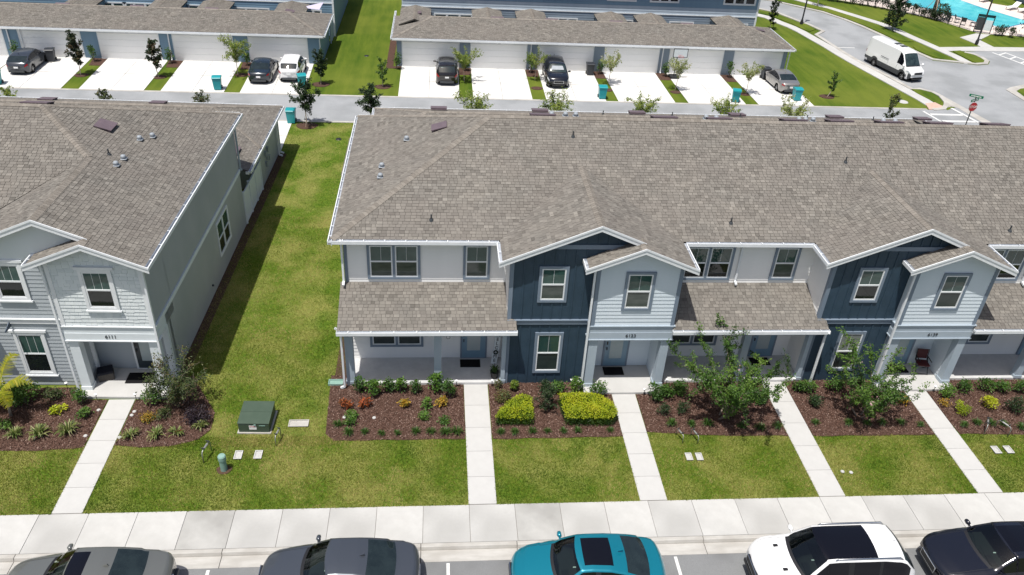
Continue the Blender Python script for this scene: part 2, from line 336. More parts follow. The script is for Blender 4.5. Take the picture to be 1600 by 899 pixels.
CR = [(15, 66.5), (25, 64.2), (31.66, 60.68), (33.46, 59.01), (34.76, 55.72), (35.27, 54.68), (35.79, 52.61), (34.55, 51.31), (34.77, 48.26), (34.95, 45.9), (35.21, 43.67), (35.6, 41.6), (36.08, 39.56), (36.61, 36.51), (37.35, 36.6), (38.1, 35.9), (38.3, 35.0), (38.0, 33.6), (37.6, 32.9), (37.0, 32.2), (36.0, 31.95)]
strip('street_kerb', CR, .38, .075, M['curb'], .1, 0, **S)
SI = [(15, 63.5), (26, 61), (30.59, 58.2), (31.75, 57.1), (32.3, 55.4), (33.0, 53.8), (33.4, 52.2), (33.6, 50.9), (33.9, 49.0), (34.15, 47.4), (34.35, 45.4), (34.65, 43.3), (35.1, 40.8), (35.55, 38.3), (35.95, 36.1), (36.3, 34.2), (36.5, 32.4)]
strip('street_sidewalk', SI, 1.0, .06, M['concrete_new'], .1, 0, **S)
sheet('verge', [(20, 64.6), (31.48, 60.14), (32.6, 59.24), (33.35, 57.66), (34.15, 56.29), (34.44, 55.37), (34.95, 55.0), (35.3, 53.16), (34.24, 52.3), (33.8, 53.4), (33.5, 54.9), (32.9, 56.3), (32.2, 57.8), (30.94, 58.9), (20, 62.4)], .07, M['lawn_far'], .1, **S)
sheet('verge', [(36.61, 36.4), (37.29, 36.37), (38.0, 35.69), (38.0, 34.79), (37.6, 33.71), (37.15, 33.1), (36.85, 33.92), (36.5, 35.6)], .07, M['lawn_far'], .1, **S)
sheet('valley_gutter', [(38.0, 36.2), (38.5, 35.5), (39.61, 27.9), (41.2, 18), (40.3, 18), (38.75, 28.01), (38.35, 32.5), (37.97, 32.79), (37.13, 32.32), (37.6, 32.9), (38.1, 33.9), (38.2, 35.2)], .024, M['curb'], .03, **S)
sheet('ramp', [(36.05, 33.2), (37.0, 33.5), (37.2, 32.7), (36.6, 31.95), (35.7, 31.95)], .067, M['brick_pave'], .05, **S)
RF = [(15, 71), (25, 68.3), (32.98, 64.9), (34.67, 63.77), (36.79, 61.7), (38.54, 59.9), (39.79, 57.2), (40.57, 54.75), (41.17, 51.99), (41.75, 48.4), (42.12, 46.29), (42.33, 45.54), (42.6, 44.5), (43.61, 44.15), (44.8, 43.85), (46.27, 43.37), (47.47, 43.7), (48.1, 44.54), (48.2, 45.56), (48.0, 46.57), (47.3, 47.2)]
strip('street_kerb', RF, .40, .075, M['curb'], .1, -1, **S)
sheet('verge', [(34.74, 64.53), (37.41, 61.9), (38.87, 60.5), (40.17, 57.97), (41.21, 55.03), (41.79, 52.35), (42.1, 50.2), (43.09, 49.89), (43.75, 49.97), (43.5, 52.24), (43.0, 55.0), (41.3, 58.61), (39.84, 61.4), (38.1, 63.3), (36.0, 65.4)], .07, M['lawn_far'], .1, **S)
sheet('verge', [(42.79, 48.35), (43.9, 49.6), (44.04, 48.33), (44.39, 47.02), (44.73, 45.75), (44.87, 44.2), (44.0, 44.5), (43.48, 45.01), (42.88, 46.1), (42.6, 47.2)], .07, M['lawn_far'], .1, **S)
sheet('verge', [(46.14, 47.3), (47.0, 47.5), (47.7, 46.03), (47.8, 44.6), (47.5, 44.1), (46.6, 43.7), (46.33, 44.38), (46.14, 46.14)], .07, M['lawn_far'], .1, **S)
strip('street_sidewalk', [(33, 69.5), (37.4, 65.6), (38.9, 63.4), (40.3, 61.4), (41.7, 59.0), (43.3, 56.0), (43.9, 53.6), (44.25, 51.6), (44.7, 49.6), (45.1, 47.6), (45.5, 45.6), (45.65, 43.6)], .95, .06, M['concrete_new'], .1, 0, **S)
sheet('pool_path', [(45.3, 48.4), (49.91, 48.98), (49.9, 50.01), (49.5, 51.99), (52.11, 53.58), (53.42, 53.26), (51.12, 51.26), (51.25, 49.0), (54.43, 49.17), (90, 50), (90, 47.9), (53.6, 47.87), (49.06, 47.58), (45.4, 47.3)], .05, M['concrete_new'], .1, **S)
sheet('crossing_island', [(45.0, 36.9), (45.73, 37.5), (47.44, 38.3), (60, 42), (60, 30), (46.5, 32.3), (45.0, 34.2)], .06, M['curb'], .1, **S)
sheet('verge', [(45.72, 36.6), (46.47, 37.2), (59, 40.5), (59, 31.5), (46.7, 33.5), (45.5, 34.9)], .075, M['lawn_far'], .1, **S)
sheet('island_path', [(46.0, 35.3), (60, 36.6), (60, 35.6), (46.0, 34.5)], .082, M['concrete_new'], .05, **S)
# crosswalk paint
def line(a, b, w, z=.0285, nm='crosswalk_line'):
    a = Vector((a[0], a[1], 0)); b = Vector((b[0], b[1], 0)); d = (b-a).normalized(); n_ = Vector((d.y, -d.x, 0))*w/2
    return sheet(nm, [tuple(a-n_)[:2], tuple(a+n_)[:2], tuple(b+n_)[:2], tuple(b-n_)[:2]], z, M['paint'], .004, **S)
line((35.06, 31.6), (35.85, 26.5), .17); line((37.75, 32.4), (38.85, 26.5), .22, .0335)
for yy, xa, xb in ((30.98, 35.32, 37.86), (29.66, 35.55, 38.1), (28.3, 35.75, 38.35), (27.0, 35.95, 38.6)): line((xa, yy), (xb, yy), .3, .0310)
line((34.0, 30.0), (34.9, 28.1), .22)
line((34.0, 47.6), (35.6, 47.5), .12, .0125+.006) if False else line((35.0, 47.45), (36.7, 47.5), .12, .018, 'parking_line')
line((50.09, 47.3), (51.5, 42.6), .16, .018, 'parking_line'); line((51.4, 47.4), (52.6, 43.2), .16, .018, 'parking_line')
for k in range(4): line((50.3+k*.35, 46.6-k*1.15), (51.4+k*.3, 47.3-k*1.15), .16, .020, 'parking_line')
# ------------------------------------------------------------------ building kit
R90 = math.pi/2
PITCH_R = .4167
def lap(parent, x0, y0, L, z0, z1, material, rz=0, step=.165, clip=None, name='siding_board'):
    """lap siding as separate boards; local x runs along the wall, face towards local -y; clip(z)->(a,b)"""
    z = z0
    while z < z1-.02:
        h = min(step, z1-z); a, b = (0, L) if clip is None else clip(z+h*.9)
        a = max(a, 0); b = min(b, L)
        if b-a > .12:
            key = ('lap', round(b-a, 2), round(h, 3), material.name)
            if key not in CH:
                l = b-a; mb = MB()
                mb.add([(0, -.024, 0), (l, -.024, 0), (l, 0, 0), (0, 0, 0), (0, -.006, h), (l, -.006, h), (l, 0, h), (0, 0, h)],
                       [(0, 3, 2, 1), (4, 5, 6, 7), (0, 1, 5, 4), (1, 2, 6, 5), (2, 3, 7, 6), (3, 0, 4, 7)])
                CH[key] = mb.mesh(name, material)
            c, s = math.cos(rz), math.sin(rz)
            link(name, CH[key], parent, (x0+a*c, y0+a*s, z), rz)
        z += step
def window(parent, x, y, z0, W, H, frame=None, trimw=.095, rz=0, n=1, munt=1, sill=False, header=False, screen=True, low_only=False):
    """window with outer casing; x,y = outer left corner of the casing on the wall plane, local -y faces out"""
    frame = frame or M['slate']
    var = random.choice((0, 1, 2, 0, 1, 3)) ; gu, gl = ((M['glass'], M['glass_screen']), (M['glass_b'], M['glass_screen_b']), (M['glass'], M['glass_dark']), (M['glass_blind'], M['glass_screen']))[var]
    if frame is M['white'] and not screen: gu, gl = M['glass_b'], M['glass_dark']
    key = ('win', var, round(W, 2), round(H, 2), frame.name, trimw, n, munt, sill, header, screen)
    iw = (W - trimw*(n+1))/n
    if key not in CH:
        t = MB(); t.ring(0, W, 0, H, trimw, -.05, 0)
        for k in range(1, n): t.box(k*(iw+trimw), k*(iw+trimw)+trimw, -.05, 0, trimw, H-trimw)
        if sill: t.box(-.05, W+.05, -.085, 0, -.06, -.002)
        if header: t.box(-.10, W+.10, -.075, 0, H+.002, H+.10)
        fs = []
        for k in range(n):
            f = MB(); X0 = trimw+k*(iw+trimw); X1 = X0+iw; Z0 = trimw; Z1 = H-trimw; fr = .05; zm = (Z0+Z1)/2
            f.ring(X0+.002, X1-.002, Z0+.002, Z1-.002, fr, -.035, 0)
            f.box(X0+fr, X1-fr, -.040, -.012, zm-.03, zm+.03)
            for j in range(munt):
                xx = X0+fr+(iw-2*fr)*(j+1)/(munt+1); f.box(xx-.005, xx+.005, -.0195, -.016, zm+.03, Z1-fr)
            up = MB().box(X0+fr, X1-fr, -.016, -.004, zm+.03, Z1-fr); lo = MB().box(X0+fr, X1-fr, -.010, -.002, Z0+fr, zm-.03)
            fs.append((f.mesh('window', M['white']), up.mesh('pane', gu), lo.mesh('pane', gl)))
        CH[key] = (t.mesh('casing', frame), fs)
    tm, fs = CH[key]
    w0 = link('window', fs[0][0], parent, (x, y, z0), rz)
    link('casing', tm, w0); link('pane', fs[0][1], w0); link('pane', fs[0][2], w0)
    for f, up, lo in fs[1:]:
        w1 = link('window', f, parent, (x, y, z0), rz); link('pane', up, w1); link('pane', lo, w1)
    return w0
def shingle_rows(P3, eave_dir, tone_base=.5, exp_=.145, seed=0, wmin=.13, wmax=.26):
    """real shingle tabs covering a roof plane polygon. eave_dir: unit horizontal Vector along the eave"""
    rg = np.random.default_rng(seed+11)
    P = [Vector(p) for p in P3]; n_ = Vector((0, 0, 0))
    for i in range(len(P)): n_ += P[i].cross(P[(i+1) % len(P)])
    n_.normalize();
    if n_.z < 0: n_ = -n_
    u = Vector(eave_dir).normalized(); v = n_.cross(u).normalized()
    if v.z < 0: v = -v
    o = min(P, key=lambda p: p.z)
    Q = [((p-o).dot(u), (p-o).dot(v)) for p in P]
    vmax = max(q[1] for q in Q)
    def interval(vv):
        xs = []
        for i in range(len(Q)):
            a, b = Q[i], Q[(i+1) % len(Q)]
            if (a[1]-vv)*(b[1]-vv) < 0: xs.append(a[0]+(b[0]-a[0])*(vv-a[1])/(b[1]-a[1]))
        return (min(xs), max(xs)) if len(xs) >= 2 else None
    vs = []; ts = []; nr = int(vmax/exp_)+1
    U = np.array(u); V = np.array(v); N_ = np.array(n_); O = np.array(o)
    for r in range(nr):
        v0 = r*exp_-.01; v1 = min((r+1)*exp_, vmax-.0005)
        i0 = interval(max(v0, .0005)); i1 = interval(v1)
        if not i0 or not i1: continue
        lo = min(i0[0], i1[0]); hi = max(i0[1], i1[1])
        m = int((hi-lo)/wmin)+2; ws = rg.uniform(wmin, wmax, m); xs = lo - rg.uniform(0, wmin) + np.concatenate([[0], np.cumsum(ws)])
        xs = xs[xs < hi+wmax]
        a = xs[:-1]; b = xs[1:]
        a0 = np.clip(a, *i0); b0 = np.clip(b, *i0); a1 = np.clip(a, *i1); b1 = np.clip(b, *i1)
        k = (b0-a0 > .004) | (b1-a1 > .004)
        a0, b0, a1, b1 = a0[k]+.006, b0[k]-.006, a1[k]+.006, b1[k]-.006
        c = len(a0)
        if not c: continue
        hb = rg.choice([.012, .019], c) ; 
        def pt(uu, vv, hh): return O + uu[:, None]*U + np.full((c, 1), vv)*V + (np.ones(c)*hh)[:, None]*N_
        A = pt(a0, v0, 0.0); B = pt(b0, v0, 0.0); Cc = pt(b0, v0, hb); D = pt(a0, v0, hb); E = pt(b1, v1, .004); F = pt(a1, v1, .004)
        vs.append(np.stack([A, B, Cc, D, E, F], 1).reshape(-1, 3)); 
        t = np.clip(rg.normal(.5, .20, c), 0, 1); ts.append(t)
    if not vs: return None
    return np.concatenate(vs), np.concatenate(ts)
class Shingles:
    def __init__(s): s.V = []; s.T = []
    def plane(s, P3, eave, seed=0, **k):
        r = shingle_rows(P3, eave, seed=seed, **k)
        if r: s.V.append(r[0]); s.T.append(r[1])
    def build(s, parent):
        V = np.concatenate(s.V); T = np.concatenate(s.T); n = len(T)
        b = (np.arange(n)*6)[:, None]
        F = np.concatenate([b+np.array([[0, 1, 2, 3]]), b+np.array([[3, 2, 4, 5]])])
        o = link('shingles', np_mesh('shingles', V, F, np.concatenate([T*.0, T]), M['shingle']), parent); o['kind'] = 'stuff'; return o
def deck_plane(mb, P3, th=.12):
    P = [Vector(p) for p in P3]; mb.prism([tuple(p) for p in P], (0, 0, -th))
def caps(parent, runs, name='ridge_caps'):
    """overlapping cap pieces along hips and ridges; run = (a, b, half_width, drop)"""
    rg = random.Random(3); mb = MB()
    for a, b, dl, dr in runs:
        a = Vector(a); b = Vector(b); d = b-a; L = d.length; d.normalize(); side = Vector((-d.y, d.x, 0)).normalized(); k = int(L/.145)+1
        dn = d.cross(side)
        for i in range(k):
            p = a+d*(i*.145); q = a+d*min(L, i*.145+.16); w = .15; t = rg.random()
            vs = []
            for pt, h in ((p, .030), (q, .018)):
                vs += [pt+side*w+Vector((0, 0, h-w*dl)), pt+Vector((0, 0, h+.01)), pt-side*w+Vector((0, 0, h-w*dr))]
            vs += [vs[0]-Vector((0, 0, .03)), vs[1]-Vector((0, 0, .03)), vs[2]-Vector((0, 0, .03))]
            mb.add(vs, [(0, 1, 4, 3), (1, 2, 5, 4), (0, 6, 7, 1), (1, 7, 8, 2)], t)
    o = mb.build(name, M['cap'], parent); o['kind'] = 'stuff'; return o
def gutter(parent, a, b, z, out, hang=.75, name='gutter'):
    a = Vector((a[0], a[1], z)); b = Vector((b[0], b[1], z)); o = Vector((out[0], out[1], 0)); d = (b-a); L = d.length; d.normalize()
    g_ = MB(); dz = Vector((0, 0, 1))
    def pr(p0, p1, p2, p3):  # quad profile in (out, z), extruded along d
        g_.prism([a+o*p[0]+dz*p[1] for p in (p0, p1, p2, p3)], b-a)
    pr((.115, 0), (.135, 0), (.135, -.12), (.115, -.12))         # front lip
    pr((.100, -.002), (.115, -.002), (.115, -.022), (.100, -.022))
    pr((0, -.135), (.135, -.135), (.135, -.1205), (0, -.1205))
    pr((-.02, .01), (-.002, .01), (-.002, -.20), (-.02, -.20))      # fascia
    for s0, s1 in ((0, .012), (L-.012, L)):
        p = [a+d*s0+o*x_+dz*z_ for x_, z_ in ((0, -.12), (.115, -.12), (.115, 0), (0, 0))]; g_.prism(p, d*(s1-s0))
    k = max(1, int(L/hang))
    for i in range(k):
        c = a+d*((i+.5)*L/k); g_.prism([c+o*x_+dz*z_ for x_, z_ in ((0, .004), (.134, .004), (.134, .012), (0, .012))], d*.03)
    go = g_.build(name, M['gutter'], parent)
    li = MB(); li.prism([a+o*x_+dz*z_ for x_, z_ in ((0, -.1203), (.115, -.1203), (.115, -.085), (0, -.085))], b-a); li.build('gutter_channel', M['gutter_in'], go)
    return go
def rake(parent, a, b, y, h=.19, th=.03, name='rake_board'):
    """white board following a gable edge in the plane y; a,b=(x,z) on top edge"""
    mb = MB(); ax, az = a; bx, bz = b
    mb.prism([(ax, y, az+.03), (bx, y, bz+.03), (bx, y, bz-h), (ax, y, az-h)], (0, -th, 0))
    o = mb.build(name, M['white'], parent)
    m2 = MB(); m2.prism([(ax, y-th-.001, az+.045), (bx, y-th-.001, bz+.045), (bx, y-th-.001, bz-.03), (ax, y-th-.001, az-.03)], (0, -.02, 0)); m2.build('drip_edge', M['gutter'], o)
    return o
def downspout(parent, x, y, z0, z1, out=(0, -1), kick=.25, material=None):
    mb = MB(); w = .075
    mb.box(x-w/2, x+w/2, y-w/2, y+w/2, z0+.08, z1)
    mb.bar((x, y, z0+.10), (x+out[0]*kick, y+out[1]*kick, z0+.03), .08, .08)
    mb.bar((x, y, z1-.02), (x+out[0]*.2, y+out[1]*.2, z1+.14), .07, .07)
    return mb.build('downspout', material or M['gutter'], parent)
def battens(parent, x0, x1, y, z0f, z1f, step=.40, skip=()):
    n = int((x1-x0)/step)
    for i in range(1, n+1):
        x = x0+i*step
        if x > x1-.08: break
        z0, z1 = z0f(x), z1f(x)
        segs = [(z0, z1)]
        for (sx0, sx1, sz0, sz1) in skip:
            if sx0 < x < sx1:
                ns = []
                for a, b in segs:
                    if sz0 > a: ns.append((a, min(b, sz0)))
                    if sz1 < b: ns.append((max(a, sz1), b))
                segs = ns
        for a, b in segs:
            if b-a > .08: MB().box(x-.028, x+.028, y-.045, y-.021, a, b).build('batten', M['navy'], parent)
def plaque(parent, txt, x, y, z, size, rz=0, material=None):
    me = text_mesh(txt, size, .008, material or M['darkgrey'], 'house_number'); o = link('house_number', me, parent, (x, y, z)); o.rotation_euler = (R90, 0, rz); return o
def door(parent, x0, x1, y, z0, z1, dm, fm, glass=True, half=True):
    d = MB().box(x0+.07, x1-.07, y-.045, y-.005, z0+.03, z1-.07).build('door', dm, parent)
    MB().ring(x0, x1, z0, z1, .07, y-.06, y-.001, wb=.03).build('door_frame', fm, d)
    w = x1-x0
    MB().ring(x0+.22*w, x1-.22*w, z0+.36, z1-.22, .035, y-.062, y-.047).build('glazing_bead', dm, d)
    MB().box(x0+.22*w+.036, x1-.22*w-.036, y-.056, y-.046, z0+.396, z1-.256).build('pane', M['glass_frost'] if half else M['glass'], d)
    MB().box(x0+.12, x0+.155, y-.10, y-.046, z0+.85, z0+.97).box(x0+.11, x0+.165, y-.06, y-.046, z0+1.1, z0+1.25).build('handle', M['black'], d)
    return d
def wall_light(parent, x, y, z):
    MB().box(x-.05, x+.05, y-.12, y-.001, z-.14, z+.1).box(x-.075, x+.075, y-.15, y-.001, z+.102, z+.125).build('wall_light', M['black'], parent)

def front_module(p, s, st, number=None, porch=True, last=False, sh=None, dk=None, cp=None, seed=0, ds_right=False, ds_mid=False, light_right='wall', mainx=None):
    """one pair of homes: porch unit and gabled unit; s shifts x, st is the style"""
    yw = 1.90; yd = .37
    W_ = st
    if porch:
        # wall behind porch and upper wall
        MB().box(-5.06+s, 1.1+s, yw, yw+.2, 0, 5.82).build('wall', W_['porch_wall'], p)
        lap(p, -5.04+s, yw, 6.12, .13, 2.72, W_['porch_wall'])
        lap(p, -5.04+s, yw, 6.12, 3.80, 5.70, W_['porch_wall'])
        MB().box(-5.06+s, 1.1+s, yw-.035, yw, 5.70, 5.80).box(-5.06+s, 1.08+s, yw-.05, yw-.001, 3.74, 3.80).build('wall_trim', M['white'], p)
        MB().box(-5.06+s, -4.93+s, yw-.036, yw+.1, 3.80, 5.695).build('corner_board', M['slate'], p)
        window(p, -4.20+s, yw-.02, 3.98, 2.0, 1.58, n=2); window(p, -.58+s, yw-.02, 3.98, 1.03, 1.58)
        window(p, -4.25+s, yw-.02, .72, 2.13, 1.55, n=2)
        door(p, -.62+s, .46+s, yw-.02, .13, 2.35, W_['door'], M['slate'])
        wall_light(p, -.92+s, yw-.025, 1.75)
        MB().box(-5.06+s, 1.1+s, .28, yw, -.1, .12).build('porch_slab', M['porchfloor'], p)
        MB().box(-5.06+s, 1.1+s, .30, yw, 2.72, 2.80).build('porch_ceiling', M['white'], p)
        MB().box(-5.10+s, 1.1+s, .04, .32, 2.58, 2.84).build('porch_beam', M['slate'], p)
        for xa, xb in ((-5.06, -4.75), (-1.68, -1.40), (.94, 1.098)):
            MB().box(xa+s, xb+s, .30-.02, .30+.25, .12, 2.58).box(xa-.03+s, xb+.03+s, .26, .57, .12, .24).build('porch_column', M['column'], p)
        # porch roof
        dk.prism([(-5.24+s, -.10, 2.88), (1.42+s, -.10, 2.88), (1.42+s, .365, 3.08), (1.098+s, .365, 3.08), (1.098+s, yw, 3.70), (-5.24+s, yw, 3.70)], (0, 0, -.08)) if False else None
        z_at = lambda y: 2.97+(y+.12)*.435
        P = [(-5.24+s, -.12, z_at(-.12)), (1.42+s, -.12, z_at(-.12)), (1.42+s, .34, z_at(.34)), (-5.24+s, .34, z_at(.34))]
        P2 = [(-5.24+s, .34, z_at(.34)), (1.08+s, .34, z_at(.34)), (1.08+s, yw-.03, z_at(yw-.03)), (-5.24+s, yw-.03, z_at(yw-.03))]
        if s > 1:  # inner porch roofs start at the neighbour's side wall
            P = [(max(q[0], -4.76+s), q[1], q[2]) for q in P]; P2 = [(max(q[0], -4.76+s), q[1], q[2]) for q in P2]
        for q in (P, P2): deck_plane(dk, [(a, b, c-.012) for a, b, c in q], .10)
        sh.plane([P[0], P[1], P[2], P2[1], P2[2], P2[3]], (1, 0, 0), seed+5)
        x0 = -5.26 if s < 1 else -4.80
        gutter(p, (x0+s, -.13), (1.44+s, -.13), 2.965, (0, -1))
        # end closure of the porch roof
        if s < 1: MB().prism([(-5.22, -.08, 2.80), (-5.22, yw, 2.80), (-5.22, yw, 3.68), (-5.22, -.08, 2.86)], (.03, 0, 0)).build('porch_gable_end', M['slate'], p)
    # dark gable wall
    zl = lambda x: 5.88+(x-.77-s)*PITCH_R; zr = lambda x: 7.342-(x-4.21-s)*PITCH_R
    MB().prism([(1.1+s, yd, 0), (4.22+s, yd, 0), (4.22+s, yd, 2.48), (5.95+s, yd, 2.48), (5.95+s, yd, zr(5.95+s)-.13), (4.21+s, yd, 7.342-.13), (1.1+s, yd, zl(1.1+s)-.13)], (0, .2, 0)).build('gable_wall', W_['gable'], p)
    MB().box(1.1+s, 1.3+s, yd+.2, yw, 0, 5.82).build('wall', W_['porch_wall'], p)
    lap(p, 1.1+s, yw, yw-yd-.10, 3.2, 5.80, W_['porch_wall'], rz=-R90)
    lap(p, 1.1+s, yw, yw-yd-.10, .13, 2.72, W_['porch_wall'], rz=-R90)
    MB().box(1.075+s, 1.22+s, yd-.047, yd-.003, 0.02, 2.93).build('corner_board', W_['trim'], p)
    MB().box(1.075+s, 1.098+s, yd-.003, yd+.12, 0.02, 5.9).build('corner_board', W_['trim'], p); MB().box(1.075+s, 1.22+s, yd-.047, yd-.003, 3.16, 5.92).build('corner_board', W_['trim'], p)
    gtop = lambda x: min(zl(x), zr(x))-.16
    if W_['batten']:
        MB().prism([(1.22+s, yd-.021, 0.02), (4.22+s, yd-.021, .02), (4.22+s, yd-.021, gtop(4.2+s)), (1.22+s, yd-.021, gtop(1.22+s))], (0, .019, 0)).build('board_panel', M['navy'], p)
        skip = ((2.12+s, 3.30+s, 3.93, 5.56), (2.16+s, 3.30+s, .54, 2.57), (0+s, 9+s, 2.92, 3.17), (0+s, 9+s, 6.24, 6.46))
        battens(p, 1.22+s, 5.6+s, yd, lambda x: .02 if x < 4.2+s else 6.3, gtop, .375, skip)
        MB().prism([(1.7+s, yd-.05, 6.26), (5.75+s, yd-.05, 6.26), (5.6+s, yd-.05, 6.44), (2.35+s, yd-.05, 6.44)], (0, .028, 0)).build('gable_band', W_['trim'], p)
    else:
        lap(p, 1.22+s, yd, 3.0, .05, 2.93, W_['gable']); lap(p, 1.22+s, yd, 3.0, 3.18, 5.56, W_['gable'])
        MB().prism([(1.22+s, yd-.03, 5.56), (5.8+s, yd-.03, 5.56), (5.8+s, yd-.03, gtop(5.8+s)), (4.21+s, yd-.03, gtop(4.21+s)), (1.22+s, yd-.03, gtop(1.22+s))], (0, .028, 0)).build('gable_shake_panel', M['shake'], p)
    MB().box(1.075+s, 4.215+s, yd-.07, yd-.001, 2.935, 3.13).box(1.06+s, 4.215+s, yd-.11, yd-.001, 3.132, 3.155).build('belt_board', W_['belt'], p)
    window(p, 2.15+s, yd-.021, 3.95, 1.10, 1.58, frame=W_['wintrim'], sill=W_['sill'], header=W_['sill'], munt=W_['munt'], trimw=W_['tw'], screen=W_['screen'])
    window(p, 2.19+s, yd-.021, .56, 1.10, 1.98, frame=W_['wintrim'], sill=W_['sill'], header=W_['sill'], munt=W_['munt'], trimw=W_['tw'], screen=W_['screen'])
    # light gable wall (projecting over the entry)
    a_, b_ = 4.22+s, 7.42+s
    lz = lambda x: 5.88+(x-3.84-s)*PITCH_R; ltop = lambda x: min(lz(x), zr(x))-.14
    MB().prism([(a_, 0, 2.45), (b_, 0, 2.45), (b_, 0, ltop(b_)), (5.78+s, 0, ltop(5.78+s)), (a_, 0, ltop(a_))], (0, .15, 0)).build('gable_wall', W_['light'], p)
    MB().box(a_, a_+.15, .15, yd, 2.45, ltop(a_)).build('wall', W_['light_side'], p); MB().box(b_-.15, b_, .15, yw+.1, 2.45, ltop(b_)+.02).build('wall', W_['light_side'], p)
    if light_right == 'wall': lap(p, b_, .03, yw-.06, 3.05, 5.75, W_['light_side'], rz=R90)
    if W_['shakes']:
        key = 'shake'
        rg = random.Random(5); z = 3.12; r = 0
        while z < ltop(5.78+s)-.05:
            h = .15; x = a_+.09 - (r % 2)*.1
            while x < b_-.12:
                w = rg.choice((.20, .25, .30)); xa = max(x, a_+.13); xb = min(x+w, b_-.13)
                top = min(ltop((xa+xb)/2), z+h)
                if xb-xa > .04 and top-z > .03:
                    dz_ = rg.choice((0, .022)); kk = ('sk', round(xb-xa, 2), round(top-z, 2), dz_, rg.choice((0, 1, 2)))
                    if kk not in CH:
                        l = xb-xa-.006; hh = top-z
                        CH[kk] = MB().add([(0, -.026, dz_), (l, -.026, dz_), (l, 0, dz_), (0, 0, dz_), (0, -.010, hh), (l, -.010, hh), (l, 0, hh), (0, 0, hh)],
                            [(0, 3, 2, 1), (4, 5, 6, 7), (0, 1, 5, 4), (1, 2, 6, 5), (2, 3, 7, 6), (3, 0, 4, 7)], kk[4]*.5).mesh('shake', M['shake'])
                        if 'tone' not in CH[kk].attributes:
                            at = CH[kk].attributes.new('tone', 'FLOAT', 'FACE'); at.data.foreach_set('value', [kk[4]*.5]*6)
                    link('shake', CH[kk], p, (xa, 0, z))
                x += w
            z += h; r += 1
    else:
        def clipf(z):
            zz = z+.14; return (max(.13, (zz-5.88)/PITCH_R+3.84-4.22), min(b_-a_-.13, 4.21+(7.342-zz)/PITCH_R-4.22))
        lap(p, a_, 0, b_-a_, 3.12, ltop(5.78+s)-.05, W_['light'], clip=clipf)
    MB().box(a_-.012, a_+.13, -.04, -.001, 3.12, ltop(a_)+.02).build('corner_board', W_['trim2'], p); MB().box(b_-.13, b_+.012, -.04, -.001, 3.12, ltop(b_)+.02).build('corner_board', W_['trim2'], p); MB().box(a_-.025, a_-.002, -.001, .10, 3.12, ltop(a_)+.02).build('corner_board', W_['trim2'], p)
    window(p, 5.29+s, -.02, 3.83, 1.12, 1.70, frame=W_['wintrim'], sill=W_['sill'], header=W_['sill'], munt=W_['munt'], trimw=W_['tw'], screen=W_['screen'])
    # entry beam in bands
    for z0, z1, pr_ in ((3.075, 3.115, .075), (2.80, 3.07, .03), (2.49, 2.795, .045), (2.445, 2.485, .08)):
        MB().box(a_-pr_, b_+pr_, -pr_, .34, z0, z1).build('entry_beam', W_['beam'] if pr_ < .07 else W_['lip'], p)
    if number: plaque(p, number, 5.82+s, -.055, 2.645, .21)
    MB().box(a_+.02, a_+.37, .002, .33, .10, 2.445).box(a_-.01, a_+.40, -.03, .36, .10, .26).build('entry_column', W_['column'], p)
    MB().box(b_-.35, b_-.02, .002, .33, .10, 2.445).box(b_-.38, b_+.01, -.03, .36, .10, .26).build('entry_column', W_['column'], p)
    MB().box(a_, b_, .34, 1.5, 2.42, 2.47).build('entry_ceiling', M['white'], p)
    MB().box(4.22+s, 7.42+s, 1.32, 1.5, 0, 2.42).build('wall', W_['entry_wall'], p)
    lap(p, 4.4+s, 1.32, 2.85, .13, 2.40, W_['entry_wall'])
    if light_right == 'wall':
        MB().box(7.10+s, 7.40+s, .34, 1.32, 0, 2.42).build('wall', W_['entry_wall'], p)
        lap(p, 7.10+s, 1.30, .94, .13, 2.40, W_['light_side'], rz=-R90)
    MB().box(4.2+s, 4.45+s, yd+.2, 1.32, 0, 2.42).build('wall', W_['entry_wall'], p)
    if light_right != 'wall':
        lap(p, 4.45+s+.03, .36, .5, .13, 2.40, W_['gable'], rz=R90)
        MB().box(4.46+s, 4.60+s, .86, .98, .10, 2.42).build('corner_board', M['white'], p)
    dx = 5.17 if light_right == 'wall' else 5.85
    door(p, dx+s, dx+1.05+s, 1.30, .13, 2.30, W_['door'], W_['trim2'])
    wall_light(p, dx-.18+s, 1.30, 1.7)
    MB().box(a_, b_+.06, -.40, 1.32, -.1, .105).build('entry_slab', M['concrete_new'], p)
    # roofs
    yv = 1.57+(7.342-5.88)/PITCH_R; yU, yL = .05, -.40
    lA = 5.78+s; gA = 4.21+s
    L1 = [(.77+s, yU, 5.88), (.77+s, 1.57, 5.88), (gA, yv, 7.342), (gA, yU, 7.342)]
    L2 = [(3.84+s, yL, 5.88), (3.84+s, yd, 5.88), (lA, yd, 6.688), (lA, yL, 6.688)]
    deck_plane(dk, [(a, b, c-.012) for a, b, c in L1]); deck_plane(dk, [(a, b, c-.012) for a, b, c in L2])
    sh.plane(L1, (0, 1, 0), seed+1); sh.plane(L2, (0, 1, 0), seed+2)
    if mainx is None:
        R1 = [(7.72+s, yL, 5.88), (7.72+s, 1.57, 5.88), (gA, yv, 7.342), (gA, yU, 7.342), (lA, yU, 6.688), (lA, yL, 6.688)]
        sh.plane(R1, (0, 1, 0), seed+3)
        for q in ([(gA, yU, 7.342), (lA, yU, 6.688), (lA, yv-(lA-gA), 6.688), (gA, yv, 7.342)], [(lA, yL, 6.688), (7.72+s, yL, 5.88), (7.72+s, 1.57, 5.88), (lA, yv-(lA-gA), 6.688)]):
            deck_plane(dk, [(a, b, c-.012) for a, b, c in q])
        gutter(p, (7.73+s, yL), (7.73+s, 1.45), 5.875, (1, 0))
